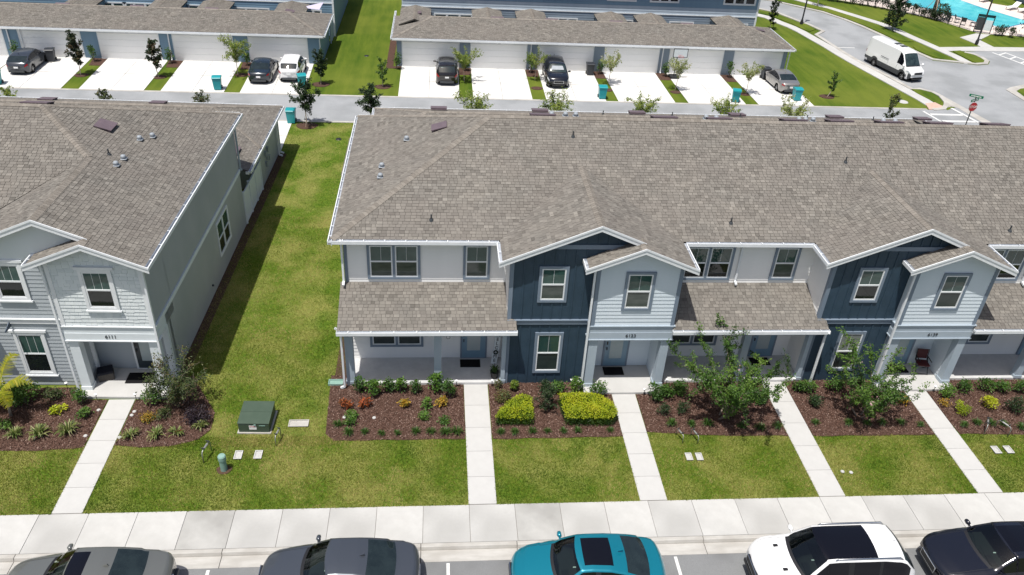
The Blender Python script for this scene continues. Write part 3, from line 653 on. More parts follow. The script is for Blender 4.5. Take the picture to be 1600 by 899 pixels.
    gutter(p, (.76+s, yU), (.76+s, 1.45), 5.875, (-1, 0)); gutter(p, (3.83+s, yL), (3.83+s, yd-.05), 5.875, (-1, 0))
    cp += [((gA, yU, 7.342), (gA, yv, 7.342), PITCH_R, PITCH_R), ((lA, yL, 6.688), (lA, yd, 6.688), PITCH_R, PITCH_R)]
    rake(p, (.64+s, 5.83), (gA, 7.342), yU); rake(p, (gA, 7.342), (lA+.10, 6.688-.04), yU)
    rake(p, (3.71+s, 5.83), (lA, 6.688), yL); rake(p, (lA, 6.688), (7.86+s, 5.82), yL)
    # soffits
    MB().prism([(3.72+s, yL+.002, 5.70), (7.84+s, yL+.002, 5.70), (7.84+s, yL+.002, 5.71), (lA, yL+.002, 6.55), (3.72+s, yL+.002, 5.71)], (0, .02, 0)) 
    downspout(p, 4.13+s, -.06, .05, 5.70, (-1, 0), .1)
    if ds_right: downspout(p, 1.36+s, -.10, 0.02, 2.80, (0, -1), .25)
    if ds_mid: downspout(p, -1.95+s, yw-.07, 3.85, 5.70, (0, -1), .2)

def hip_roof(p, x0, x1, y0, y1, z, pitch, sh, dk, cp, seed=0, left=True, right=True, rear_shingles=False, front=True):
    h = (y1-y0)/2; ym = (y0+y1)/2; zr_ = z+h*pitch
    xa = x0+h if left else x0; xb = x1-h if right else x1
    F = [(x0, y0, z), (x1, y0, z), (xb, ym, zr_), (xa, ym, zr_)]; B = [(x1, y1, z), (x0, y1, z), (xa, ym, zr_), (xb, ym, zr_)]
    pl = [F, B]
    if front: sh.plane(F, (1, 0, 0), seed)
    if rear_shingles: sh.plane(B, (1, 0, 0), seed+9)
    if left: A = [(x0, y1, z), (x0, y0, z), (xa, ym, zr_)]; pl.append(A); sh.plane(A, (0, 1, 0), seed+1)
    if right: A = [(x1, y0, z), (x1, y1, z), (xb, ym, zr_)]; pl.append(A); sh.plane(A, (0, 1, 0), seed+2)
    for q in pl: deck_plane(dk, [(a, b, c-.012) for a, b, c in q], .1)
    cp.append(((xa, ym, zr_), (xb, ym, zr_), pitch, pitch))
    if left: cp += [((x0, y0, z), (xa, ym, zr_), pitch*.7, pitch*.7), ((x0, y1, z), (xa, ym, zr_), pitch*.7, pitch*.7)]
    if right: cp += [((x1, y0, z), (xb, ym, zr_), pitch*.7, pitch*.7), ((x1, y1, z), (xb, ym, zr_), pitch*.7, pitch*.7)]
    return zr_, xa, xb

def garages_rear(p, xs, y0, y1, z, x0, x1, sh, dk, cp, wallmat, seed, left=True, right=True):
    """near garage wing: doors face +y (alley)"""
    hip_roof(p, x0, x1, y0, y1, z, .34, sh, dk, cp, seed, left, right, rear_shingles=True)
    MB().box(x0+.35, x1-.35, y0+.4, y1-.4, 0, z-.05).build('garage_wall', wallmat, p)
    gutter(p, (x0, y1+.01), (x1, y1+.01), z, (0, 1)); 
    if left: gutter(p, (x0-.01, y0), (x0-.01, y1), z, (-1, 0))
    if right: gutter(p, (x1+.01, y0), (x1+.01, y1), z, (1, 0))
    for a in xs:
        d = MB().box(a, a+4.9, y1-.399, y1-.36, .02, 2.15).build('garage_door', M['white'], p)
        for k in range(4): MB().box(a+.06, a+4.84, y1-.359, y1-.33, .05+k*.52, .05+k*.52+.50).build('panel', M['garage_door'], d)
def roof_vent(p, x, y, z, rz=0, tilt=0, w=.62):
    mb = MB(); mb.prism([(-w/2, -.32, .0), (w/2, -.32, 0), (w/2, -.32, .10), (-w/2, -.32, .10)], (0, .06, 0))
    mb.prism([(-w/2-.02, -.36, .10), (w/2+.02, -.36, .10), (w/2+.02, .32, .03), (-w/2-.02, .32, .03)], (0, 0, .035))
    mb.box(-w/2, w/2, -.26, .30, -.05, .03)
    o = mb.build('roof_vent', M['vent'], p, (x, y, z)); o.rotation_euler = (tilt, 0, rz); return o
def roof_cowl(p, x, y, z):
    mb = MB(); mb.lathe([(.0, .15), (.07, .14), (.10, .10), (.105, .05), (.07, .0), (.07, -.06)], n=12); mb.box(-.13, .13, -.13, .13, -.03, -.005)
    return mb.build('vent_cowl', M['vent_metal'], p, (x, y, z), smooth=True)
def vent_pipe(p, x, y, z):
    return MB().tube([(0, 0, -.1), (0, 0, .24)], .03).lathe([(.10, -.03), (.06, .06), (.045, .08)], n=10).build('vent_pipe', M['darkgrey'], p, (x, y, z))

STY_A = dict(porch_wall=M['lap_white'], gable=M['navy'], trim=M['slate'], trim2=M['slate'], belt=M['slate'], batten=True, light=M['lap_blue'], light_side=M['lap_blue'], wintrim=M['slate'],
             sill=False, munt=1, tw=.10, screen=True, beam=M['beam'], lip=M['beam'], column=M['column'], door=M['door_blue'], shakes=False, entry_wall=M['lap_blue'])
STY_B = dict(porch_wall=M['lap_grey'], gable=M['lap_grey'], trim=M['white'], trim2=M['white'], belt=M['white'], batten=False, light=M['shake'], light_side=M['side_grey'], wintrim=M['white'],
             sill=True, munt=2, tw=.11, screen=False, beam=M['column_w'], lip=M['white'], column=M['column_w'], door=M['door_dark'], shakes=True, entry_wall=M['lap_grey'])
# ------------------------------------------------------------------ main townhouse row
row = thing('townhouse_row', 'long two-storey townhouse row with navy and pale blue gables and brown shingle roof', 'townhouses')
sh, dk, cp = Shingles(), MB(), []
for k, (num, dr, dm) in enumerate((('6123', False, False), ('6139', True, True), ('6155', True, True))):
    front_module(row, 12.19*k, STY_A, number=num if k < 2 else None, sh=sh, dk=dk, cp=cp, seed=100*k, ds_right=dr, ds_mid=dm)
XE = 31.85
zr0, xa0, xb0 = hip_roof(row, -5.41, XE, 1.57, 13.6, 5.88, PITCH_R, sh, dk, cp, 50)
gutter(row, (-5.41, 1.56), (.72, 1.56), 5.875, (0, -1)); gutter(row, (7.86, 1.56), (12.90, 1.56), 5.875, (0, -1)); gutter(row, (20.05, 1.56), (25.1, 1.56), 5.875, (0, -1))
gutter(row, (-5.42, 1.42), (-5.42, 13.6), 5.875, (-1, 0)); gutter(row, (XE+.01, 1.5), (XE+.01, 13.6), 5.875, (1, 0)); gutter(row, (-5.41, 13.61), (XE, 13.61), 5.875, (0, 1))
MB().box(-5.06, -4.86, 2.0, 13.2, 0, 5.8).build('wall', M['lap_white'], row); MB().box(31.3, 31.5, 1.8, 13.2, 0, 5.8).build('wall', M['lap_white'], row); MB().box(-4.86, 31.3, 13.0, 13.2, 0, 5.8).build('wall', M['lap_white'], row)
lap(row, -5.06, 13.2, 11.2, .1, 5.75, M['lap_white'], rz=-R90)
garages_rear(row, (-4.6, 1.6, 7.7, 13.8, 19.9), 16.4, 22.6, 2.82, -5.3, 29.35, sh, dk, cp, M['lap_white'], 70)
for xx in (-4.9, 3.2, 9.3, 15.4, 21.5):
    sh.plane([(xx-1.5, 13.2, 2.82), (xx, 13.2, 3.4), (xx, 18, 3.4), (xx-1.5, 18, 2.82)], (0, 1, 0), 7); sh.plane([(xx+1.5, 13.2, 2.82), (xx, 13.2, 3.4), (xx, 18, 3.4), (xx+1.5, 18, 2.82)], (0, 1, 0), 8)
dk.build('roof', M['shingle_flat'], row); sh.build(row); caps(row, cp)
downspout(row, -5.10, 1.72, 3.86, 5.72, (0, -1), .2); downspout(row, -5.14, .10, .03, 2.80, (-1, 0), .15)
for x_, y_, rz in ((-1.45, 8.3, -R90), ): roof_vent(row, x_, y_, 5.88+(x_+5.41)*PITCH_R+.0, rz, .39)
for x_, y_ in ((-2.88, 8.23), (-3.84, 6.35), (-3.84, 5.37)): roof_cowl(row, x_, y_, 5.88+(x_+5.41)*PITCH_R+.06)
for x_, y_ in ((-1.79, 2.73), (4.0, 6.85), (9.79, 2.72), (15.39, 5.77), (21.2, 2.48)): vent_pipe(row, x_, y_-.3, 5.88+(y_-.3-1.57)*PITCH_R)
for x_ in (2.9, 8.2, 10.6, 14.0, 16.1, 18.4, 20.7, 23.4): roof_vent(row, x_, 8.22, zr0-.21, math.pi, .39, 1.05)
for x_ in (3.3, 3.9, 4.35, 10.1, 10.55, 14.3, 14.6, 14.95, 18.2, 18.75): roof_cowl(row, x_, 8.35, zr0-.22)
for x_ in (-1.5, 4.4, 10.2, 16.3, 22.4, 28.0): roof_vent(row, x_, 20.6, 3.62, math.pi, .3, .9)
for k in range(5): vent_pipe(row, 8+4.1*k, 19.8, 3.8)

# ------------------------------------------------------------------ left building (own slight angle)
lb = thing('townhouse_row', 'grey townhouse at the left with shake gable, white casings and long side wall', 'townhouses', (-11.72, 0, 0), math.radians(-1.5))
sh, dk, cp = Shingles(), MB(), []
front_module(lb, -7.42, STY_B, number='6111', sh=sh, dk=dk, cp=cp, seed=400, light_right='open', mainx=1)
front_module(lb, -19.61, STY_B, number=None, sh=sh, dk=dk, cp=cp, seed=500)
s = -7.42; XL = -26.0
yv = 1.57+(7.342-5.88)/PITCH_R; xr = .30; xrid = .30-6.015; zrid = 5.88+6.015*PITCH_R
SP = [(xr, -.40, 5.88), (xr, 13.6, 5.88), (xrid, 7.585, zrid), (-3.21, yv, 7.342), (-3.21, .05, 7.342), (-1.64, .05, 6.688), (-1.64, -.40, 6.688)]
sh.plane(SP, (0, 1, 0), 401)
for q in ([(xr, -.40, 5.88), (xr, 13.6, 5.88), (-1.64, 11.66, 6.688), (-1.64, -.40, 6.688)], [(-1.64, .05, 6.688), (-1.64, 11.66, 6.688), (-3.21, 10.09, 7.342), (-3.21, .05, 7.342)], [(-3.21, yv, 7.342), (-3.21, 10.09, 7.342), (xrid, 7.585, zrid)]):
    deck_plane(dk, [(a, b, c-.012) for a, b, c in q])
FP = [(XL, 1.57, 5.88), (xr, 1.57, 5.88), (xrid, 7.585, zrid), (XL, 7.585, zrid)]
sh.plane([(XL, 1.57, 5.88), (-3.21-3.51, 1.57, 5.88), (-3.21, yv, 7.342), (xrid, 7.585, zrid), (XL, 7.585, zrid)], (1, 0, 0), 402)
deck_plane(dk, [(XL, 1.57, 5.868), (-3.8, 1.57, 5.868), (-3.21, yv, 7.33), (xrid, 7.585, zrid-.012), (XL, 7.585, zrid-.012)])
deck_plane(dk, [(xr, 13.6, 5.868), (XL, 13.6, 5.868), (XL, 7.585, zrid-.012), (xrid, 7.585, zrid-.012)])
cp += [((XL, 7.585, zrid), (xrid, 7.585, zrid), .4, .4), ((-3.21, yv, 7.342), (xrid, 7.585, zrid), .3, .3), ((xr, 13.6, 5.88), (xrid, 7.585, zrid), .3, .3)]
gutter(lb, (.31, -.40), (.31, 13.6), 5.875, (1, 0), .95); gutter(lb, (XL, 1.56), (-6.7, 1.56), 5.875, (0, -1)); gutter(lb, (XL, 13.61), (.3, 13.61), 5.875, (0, 1))
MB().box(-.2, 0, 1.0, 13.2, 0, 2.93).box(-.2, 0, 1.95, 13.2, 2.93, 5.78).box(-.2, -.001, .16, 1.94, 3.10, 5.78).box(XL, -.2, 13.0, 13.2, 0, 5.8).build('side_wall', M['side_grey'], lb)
MB().box(0, .05, -.03, 13.2, 2.94, 3.12).build('belt_board', M['column_w'], lb)
MB().box(-.12, .02, -.045, .12, 3.12, 5.80).build('corner_board', M['white'], lb)
MB().prism([(-.15, .34, 2.445), (-.15, 1.05, 2.445), (-.15, 1.05, 2.93), (-.15, .34, 2.93)], (.16, 0, 0)).box(-.19, .03, .92, 1.06, .1, 2.44).build('opening_casing', M['column_w'], lb)
window(lb, 0, 8.35, .95, 1.95, 1.70, frame=M['white'], trimw=.07, rz=R90, n=2, munt=0, screen=False)
downspout(lb, .06, -.12, .05, 5.72, (0, -1), .12); downspout(lb, .06, 13.25, 2.95, 5.72, (0, 1), .2, M['beam'])
MB().lathe([(0, 0), (.05, 0), (.05, .08), (0, .08)], axis='x', n=8).build('hose_tap', M['darkgrey'], lb, (0, 6.6, .55))
# garage wing joined by a low roof
hip_roof(lb, -18.9, .33, 16.4, 22.6, 2.82, .34, sh, dk, cp, 470, False, True, rear_shingles=True)
lk = [(.33, 13.62, 2.82), (.33, 19.4, 2.82), (-2.77, 19.4, 3.87), (-2.77, 13.62, 3.87)]
sh.plane(lk, (0, 1, 0), 480); deck_plane(dk, [(a, b, c-.012) for a, b, c in lk], .1)
MB().box(.20, .33, 13.56, 13.6, 2.66, 2.80).build('fascia', M['white'], lb)
gutter(lb, (.34, 13.6), (.34, 22.6), 2.82, (1, 0), .9); gutter(lb, (-18.9, 22.61), (.33, 22.61), 2.82, (0, 1))
MB().box(-18.6, -.02, 17.2, 22.2, 0, 2.75).build('garage_wall', M['side_grey'], lb)
for a in (-5.6, -11.8, -18.0):
    d = MB().box(a, a+4.9, 22.201, 22.24, .02, 2.15).build('garage_door', M['white'], lb)
    for k in range(4): MB().box(a+.06, a+4.84, 22.241, 22.27, .05+k*.52, .05+k*.52+.50).build('panel', M['garage_door'], d)
MB().ring(-.001, .9, .1, 2.1, .07, -.03, -.001).box(.07, .83, -.02, -.001, .1, 2.03).build('side_door', M['side_grey'], lb, (-.02, 17.45, 0), R90)
for j, (yy, zz) in enumerate(((18.6, 1.5), (18.9, 1.2), (19.15, 1.55), (18.6, .9), (19.3, 1.0))):
    MB().box(-.019, .10, yy-.10, yy+.10, zz-.14, zz+.14).build('meter_box', M['vent_metal'], lb)
downspout(lb, .10, 22.0, .03, 2.68, (1, 0), .2); downspout(lb, .10, 21.6, .03, 2.68, (1, 0), .2)
dk.build('roof', M['shingle_flat'], lb); sh.build(lb); caps(lb, cp)
for x_, y_ in ((-3.55, 7.75), ): roof_vent(lb, x_, y_, 5.88+(.30-x_)*PITCH_R, R90, .39, .75)
for x_, y_ in ((-1.95, 8.3), (-2.25, 7.7), (-2.25, 5.8), (-2.3, 5.15)): roof_cowl(lb, x_, y_, 5.88+(.30-x_)*PITCH_R+.05)
vent_pipe(lb, -2.75, 5.75, 5.88+3.05*PITCH_R)
for x_ in (-6.2, -12.5): roof_vent(lb, x_, 8.15, zrid-.2, math.pi, .39, 1.05)
for x_ in (-.8, -6.0, -12): roof_vent(lb, x_, 15.2 if x_ == -.8 else 20.4, 3.2 if x_ == -.8 else 3.6, math.pi if x_ != -.8 else R90, .3, .8)
vent_pipe(lb, -8.2, 8.1, zrid-.15)
# white vinyl fence between house and garage
fn = thing('vinyl_fence', 'white vinyl privacy fence closing the gap between the left house and its garage', 'fence', (-11.72+.0262*15.2, 15.2, 0), math.radians(-1.5))
for k in range(4): MB().box(-.06, .06, -.06, .06, 0, 1.78).box(-.075, .075, -.075, .075, 1.782, 1.82).build('post', M['column_w'], fn, (0, -1.95+k*1.3, 0))
for k in range(3):
    y0_ = -1.95+k*1.3+.062
    MB().box(-.035, .035, y0_, y0_+1.176, .06, .18).box(-.035, .035, y0_, y0_+1.176, 1.60, 1.72).build('rail', M['column_w'], fn)
    for j in range(7): MB().box(-.02, .02, y0_+.003+j*.168, y0_+.003+j*.168+.162, .182, 1.598).build('board', M['column_w'], fn)

# ------------------------------------------------------------------ far garage rows with houses behind
def far_block(name, label, x0, x1, doors, wallc, upc, left, right, links, wins, hx0, hx1, seed, winups):
    p = thing(name, label, 'townhouses', ((x0+x1)/2, 38.9, 0)); ox = (x0+x1)/2; oy = 38.9
    sub = bpy.data.objects.new('tmp', None)
    sh, dk, cp = Shingles(), MB(), []
    X = lambda v: v-ox; Y = lambda v: v-oy
    zr_, xa, xb = hip_roof(p, X(x0), X(x1), Y(38.45), Y(44.5), 2.36, .30, sh, dk, cp, seed, left, right)
    gutter(p, (X(x0), Y(38.44)), (X(x1), Y(38.44)), 2.355, (0, -1))
    if left: gutter(p, (X(x0)-.01, Y(38.4)), (X(x0)-.01, Y(46.2)), 2.355, (-1, 0))
    if right: gutter(p, (X(x1)+.01, Y(38.4)), (X(x1)+.01, Y(44.5)), 2.355, (1, 0))
    MB().box(X(x0)+.3, X(x1)-.3, 0, 5.2, 0, 2.3).build('garage_wall', wallc, p)
    cs = sorted(doors)
    for a in cs:
        gw = 3.93 if a > 22 else 4.355
        d = MB().ring(X(a)-.06, X(a)+gw+.065, 0.01, 2.02, .06, -.05, -.001, wb=.01).build('garage_door', M['white'], p)
        for k in range(4): MB().box(X(a)+.002, X(a)+gw, -.03, -.002, .045+k*.478, .045+k*.478+.468).build('panel', M['garage_door'], d)
        MB().box(X(a)+2.1, X(a)+2.3, -.2, -.001, 2.06, 2.16).box(X(a)+2.02, X(a)+2.38, -.14, -.04, 2.161, 2.19).build('wall_light', M['black'], p)
    # lap boards on the piers between doors
    edges = [x0+.3]+sum([[a-.06, a+(3.99 if a > 22 else 4.42)] for a in cs], [])+[x1-.3]
    for i in range(0, len(edges), 2):
        if edges[i+1]-edges[i] > .15: lap(p, X(edges[i]), 0, edges[i+1]-edges[i], .02, 2.28, wallc, step=.15)
    # link roofs
    for c in links:
        lf = c-1.25 > x0
        for sgn in (-1, 1):
            q = [(X(c)+sgn*1.25, Y(41.2), 2.62), (X(c), Y(41.0), 3.35), (X(c), Y(45.2), 3.35), (X(c)+sgn*1.25, Y(46.2), 2.62)]
            q = [(a, b, 2.62 if abs(a-X(c)) > .1 else 3.14) for a, b, _ in q]
            sh.plane(q, (0, 1, 0), seed+3); deck_plane(dk, [(a, b, z_-.012) for a, b, z_ in q], .08)
        q = [(X(c)-1.25, Y(46.2), 2.62), (X(c)+1.25, Y(46.2), 2.62), (X(c), Y(45.2), 3.14)]; deck_plane(dk, q, .08)
        cp.append(((X(c), Y(41.0), 3.14), (X(c), Y(45.2), 3.14), .4, .4))
        MB().box(X(c)-1.1, X(c)+1.1, Y(44.4), Y(46.3), 0, 2.52).build('link_wall', wallc, p)
    # houses behind
    MB().box(X(hx0), X(hx1), Y(46.3), Y(58), 0, 5.3).build('house_wall', wallc, p)
    lap(p, X(hx0), Y(46.3), hx1-hx0, .05, 2.72, wallc, step=.2); lap(p, X(hx0), Y(46.3), hx1-hx0, 2.80, 3.42, M['far_light'], step=.2); lap(p, X(hx0), Y(46.3), hx1-hx0, 3.42, 5.2, upc, step=.2)
    MB().box(X(hx0)-.02, X(hx1)+.02, Y(46.3)-.06, Y(46.3)-.001, 2.72, 2.80).box(X(hx1)-.12, X(hx1)+.03, Y(46.3)-.055, Y(46.3)+.1, .02, 2.718).box(X(hx1)-.12, X(hx1)+.03, Y(46.3)-.055, Y(46.3)+.1, 2.802, 5.2).build('wall_trim', M['white'], p)
    hip_roof(p, X(hx0)-.35, X(hx1)+.35, Y(45.9), Y(58.4), 5.3, .4, sh, dk, cp, seed+20)
    gutter(p, (X(hx0)-.3, Y(45.89)), (X(hx1)+.3, Y(45.89)), 5.29, (0, -1))
    for (wx, wz, ww, wh, n) in wins: window(p, X(wx), Y(46.3)-.02, wz, ww, wh, frame=M['white'], trimw=.09, n=n, munt=0, screen=False)
    for (wx, wz, ww, wh, n) in winups: window(p, X(wx), Y(46.3)-.02, wz, ww, wh, frame=M['white'], trimw=.09, n=n, munt=0, screen=False)
    dk.build('roof', M['shingle_flat'], p); sh.build(p); caps(p, cp)
    return p, ox, oy, zr_
pR, ox, oy, zrR = far_block('garage_row', 'slate grey garage row across the alley on the right, houses behind', -5.05, 26.95, (-4.3, 1.03, 6.37, 11.68, 16.97)+((22.3,)), M['far_grey'], M['far_blue'], True, True,
    (-3.4, 2.55, 6.25, 13.1, 16.55, 23.4), [(-1.9, .9, 3.3, 1.35, 3), (7.9, .9, 2.6, 1.3, 3), (14.4, 1.2, 1.0, 1.0, 1), (18.6, .4, 2.2, 1.8, 2), (24.9, 1.2, .8, 1.0, 1)], -4.6, 26.35, 900,
    [(12.85, 3.75, 2.6, 1.4, 3), (16.6, 3.75, 2.6, 1.4, 3), (23.1, 3.75, 2.9, 1.4, 3), (-1.9, 3.75, 2.6, 1.4, 3), (3.6, 3.75, 2.6, 1.4, 3)])
for x_ in (3.2, 7.6, 12.9, 18.8): roof_vent(pR, x_-ox, 2.65, zrR-.12, 0, .28, 1.0)
for x_, in ((-3.2,),): roof_vent(pR, x_-ox, 4.3, 2.98, -R90, .28, .6)
roof_vent(pR, 25.0-ox, 2.7, 2.92, R90, .28, .6)
for x_ in (5.75, 16.35, 26.9-.1): downspout(pR, x_-ox, -.10, .03, 2.25, (0, -1), .12)
pL, ox, oy, zrL = far_block('garage_row', 'blue garage row across the alley on the left, houses behind', -49.0, -10.25, (-43.6, -38.2, -32.65, -26.98, -21.55, -15.95), M['far_blue'], M['far_blue'], False, True,
    (-29.9, -23.4, -19.6, -13.5), [(-29.3, 1.1, 2.2, 1.2, 2), (-27.4, 1.1, 2.7, 1.2, 3), (-22.2, 1.0, 1.0, 1.3, 1), (-18.5, 1.0, 2.9, 1.2, 3), (-12.7, 1.0, 1.4, 1.2, 2)], -47, -10.3, 950, [(-28, 3.75, 2.6, 1.4, 3), (-18, 3.75, 2.6, 1.4, 3)])
for x_ in (-30.2, -24.7, -19.1): roof_vent(pL, x_-ox, 2.65, zrL-.12, 0, .28, 1.0)
roof_vent(pL, -13.2-ox, 3.0, 3.15, R90, .28, .6)
for x_ in (-33.4, -27.3+.1-5.3, -21.85, -10.6): downspout(pL, x_-ox, -.10, .03, 2.25, (0, -1), .12)
sf = thing('garden_fence', 'pale vinyl fence panels beside the far left garage corner', 'fence', (-10.45, 45.2, 0))
for k in range(3):
    MB().box(-.05, .05, -.05, .05, 0, 1.55).build('post', M['far_light'], sf, (0, -.9+k*.9, 0))
    if k < 2:
        for j in range(5): MB().box(-.02, .02, -.85+k*.9+j*.16, -.85+k*.9+j*.16+.155, .05, 1.5).build('board', M['far_light'], sf)
ss = MB(); ss.add([(0, 0, 0), (-1.9, -.3, -.42), (-.25, -1.0, -.35)], [(0, 1, 2)]); ss.add([(0, 0, .01), (-1.9, -.3, -.41), (-.25, -1.0, -.34)], [(2, 1, 0)])
tag(ss.build('shade_sail', M['sail'], None, (-11.0, 45.6, 3.0)), 'pale lilac triangular shade sail in the courtyard behind the far left garages', 'shade sail')
# ------------------------------------------------------------------ vegetation kit
def leafm(name, cols, transl=.3, rough=.55): return mat(name, None, rough, tonecol=cols, transl=transl)
LF = dict(
 crape=leafm('crape_leaf', [(.020, .052, .006), (.042, .105, .010), (.085, .175, .018), (.17, .27, .04)]),
 dark=leafm('dark_leaf', [(.010, .026, .008), (.022, .050, .012), (.042, .085, .018)]),
 green=leafm('shrub_leaf', [(.015, .042, .006), (.036, .095, .010), (.075, .165, .018), (.13, .23, .03)]),
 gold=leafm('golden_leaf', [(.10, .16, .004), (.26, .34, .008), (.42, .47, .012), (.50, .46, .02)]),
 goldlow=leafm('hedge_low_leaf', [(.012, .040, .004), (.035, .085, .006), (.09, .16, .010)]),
 purple=leafm('purple_leaf', [(.012, .008, .014), (.030, .018, .028), (.045, .03, .03)]),
 olive=leafm('olive_leaf', [(.022, .040, .010), (.045, .072, .018), (.085, .115, .03), (.14, .10, .035)]),
 orange=leafm('croton_leaf', [(.04, .06, .012), (.20, .055, .014), (.40, .085, .018), (.42, .19, .03)]),
 yelloworange=leafm('croton_yellow_leaf', [(.05, .09, .01), (.30, .20, .02), (.48, .27, .02), (.18, .22, .02)]),
 pale=leafm('pale_leaf', [(.10, .15, .025), (.20, .26, .05), (.34, .38, .12), (.55, .50, .34)], .35),
 limey=leafm('lime_leaf', [(.06, .11, .010), (.13, .20, .018), (.24, .30, .04), (.36, .38, .12)], .35),
 magnolia=leafm('magnolia_leaf', [(.010, .026, .008), (.020, .045, .012), (.05, .05, .02), (.10, .06, .03)]),
 tuft=leafm('tuft_blade', [(.018, .05, .008), (.045, .11, .014), (.09, .17, .025)]),
 strap=leafm('strap_blade', [(.05, .10, .016), (.12, .18, .035), (.24, .27, .08), (.40, .38, .20)]),
 palm=leafm('palm_leaf', [(.10, .15, .008), (.24, .26, .010), (.40, .34, .015)]),
 pink=leafm('blossom', [(.55, .30, .34), (.65, .45, .45), (.7, .6, .55)]),
 whitefl=leafm('white_blossom', [(.6, .6, .52), (.72, .72, .66)]),
 redfl=leafm('red_leaf', [(.28, .01, .015), (.4, .02, .03)]),
)
def unit(n, up=0.0, rg=rng):
    d = rg.normal(size=(n, 3)); d[:, 2] += up; return d/np.linalg.norm(d, axis=1)[:, None]
def leaf_mesh(name, P, size, material, tone, asp=.42, up=.6, rg=rng, droop=0):
    """one folded diamond per leaf"""
    P = np.asarray(P); n = len(P); N_ = unit(n, up*2.2, rg); d = unit(n, -droop, rg); d -= (d*N_).sum(1)[:, None]*N_; d /= np.linalg.norm(d, axis=1)[:, None]
    w = np.cross(N_, d); s = (size*rg.uniform(.65, 1.3, n))[:, None]
    V = np.stack([P, P+d*s*.5+w*s*asp*.5+N_*s*.06, P+d*s-N_*s*.05, P+d*s*.5-w*s*asp*.5+N_*s*.06], 1).reshape(-1, 3)
    F = (np.arange(n)*4)[:, None]+np.array([[0, 1, 2, 3]])
    return np_mesh(name, V, F, np.clip(tone, 0, 1), material)
def clump_tone(P, rg, base=.5, amp=.22, f=3.0, hgrad=.0):
    ph = rg.uniform(0, 6, 3); t = base+amp*np.sin(P[:, 0]*f+ph[0])*np.sin(P[:, 1]*f*1.1+ph[1])*1.2+amp*.6*np.sin(P[:, 2]*f*1.7+ph[2])+rg.normal(0, .17, len(P)); return t
def blob(n, rx, ry, rz, rg, shell=.55, lumps=5):
    """points in a lumpy low volume standing on the ground"""
    C_ = [(0, 0, rz*.5, 1.0)]+[(rg.uniform(-.5, .5)*rx, rg.uniform(-.5, .5)*ry, rg.uniform(.35, .8)*rz, rg.uniform(.45, .7)) for _ in range(lumps)]
    out = []
    for i in range(n):
        c = C_[rg.integers(len(C_))]; d = unit(1, .35, rg)[0]; r = (shell+(1-shell)*rg.random())*rg.uniform(.75, 1.05)
        p = np.array([c[0]+d[0]*rx*c[3]*r, c[1]+d[1]*ry*c[3]*r, c[2]+d[2]*rz*.5*c[3]*r]); p[2] = max(.03, p[2]); out.append(p)
    return np.array(out)
PROTO = {}
def shrub_proto(kind, var, rx, rz, n, size, flower=None, lumps=5, asp=.5):
    key = (kind, var, rx, rz)
    if key in PROTO: return PROTO[key]
    rg = np.random.default_rng(hash((kind, var)) % 1000 if False else var*31+len(kind)*7+int(rx*100))
    P = blob(n, rx, rx, rz, rg, .6, lumps)
    me = leaf_mesh('foliage', P, size, LF[kind], clump_tone(P, rg), asp, rg=rg)
    st = MB()
    for k in range(6):
        a = rg.uniform(0, 6.28); st.tube([(0, 0, -.03), (rx*.25*math.cos(a), rx*.25*math.sin(a), rz*.4), (rx*.55*math.cos(a), rx*.55*math.sin(a), rz*.8)], [.012, .009, .004], 5)
    sm = st.mesh('stem', M['bark']); fm = None
    if flower:
        Q = P[P[:, 2] > rz*.45]; Q = Q[rg.choice(len(Q), min(flower[1], len(Q)), False)]+np.array([0, 0, .03]); Q = np.repeat(Q, 5, 0)+rg.normal(0, .015, (len(Q)*5, 3))
        fm = leaf_mesh('flowers', Q, size*.7, LF[flower[0]], rg.random(len(Q)), .7, rg=rg)
    PROTO[key] = (me, sm, fm); return PROTO[key]
def shrub(x, y, kind, label, rx=.35, rz=.55, n=420, size=.075, flower=None, group=None, name='shrub', cat='shrub', z=0.02, scale=1, asp=.5, lumps=5):
    scale *= 1.14 if y < 2 else 1.35
    t = thing(name, label, cat, (x, y, z), random.uniform(0, 6.28), group); t.scale = (scale*random.uniform(.93, 1.07), scale*random.uniform(.93, 1.07), scale*random.uniform(.9, 1.1))
    me, sm, fm = shrub_proto(kind, random.choice((0, 1, 2)), rx, rz, n, size, flower, lumps, asp)
    link('foliage', me, t); link('stem', sm, t)
    if fm: link('flowers', fm, t)
    return t
def blade_tuft(kind, var, r, h, n, w, stiff=.5):
    key = ('tuft', kind, var, r, h)
    if key in PROTO: return PROTO[key]
    rg = np.random.default_rng(var+17); V = []; F = []; T = []
    for i in range(n):
        a = rg.uniform(0, 6.283); rr = r*rg.uniform(.3, 1.0); hh = h*rg.uniform(.6, 1.05)*(1-.35*rr/r); d = np.array([math.cos(a), math.sin(a), 0]); s = np.array([-d[1], d[0], 0])*w*.5
        b0 = d*rr*.12; p1 = d*rr*.45+np.array([0, 0, hh*.75]); p2 = d*rr*.8+np.array([0, 0, hh]); p3 = d*rr*1.05+np.array([0, 0, hh*rg.uniform(.45, .85)])
        b = len(V); V += [b0-s, b0+s, p1-s, p1+s, p2-s*.8, p2+s*.8, p3-s*.15, p3+s*.15]; F += [(b, b+1, b+3, b+2), (b+2, b+3, b+5, b+4), (b+4, b+5, b+7, b+6)]; T += [np.clip(rg.normal(.5, .25), 0, 1)]*3
    PROTO[key] = np_mesh('blades', np.array(V), np.array(F), T, LF[kind]); return PROTO[key]
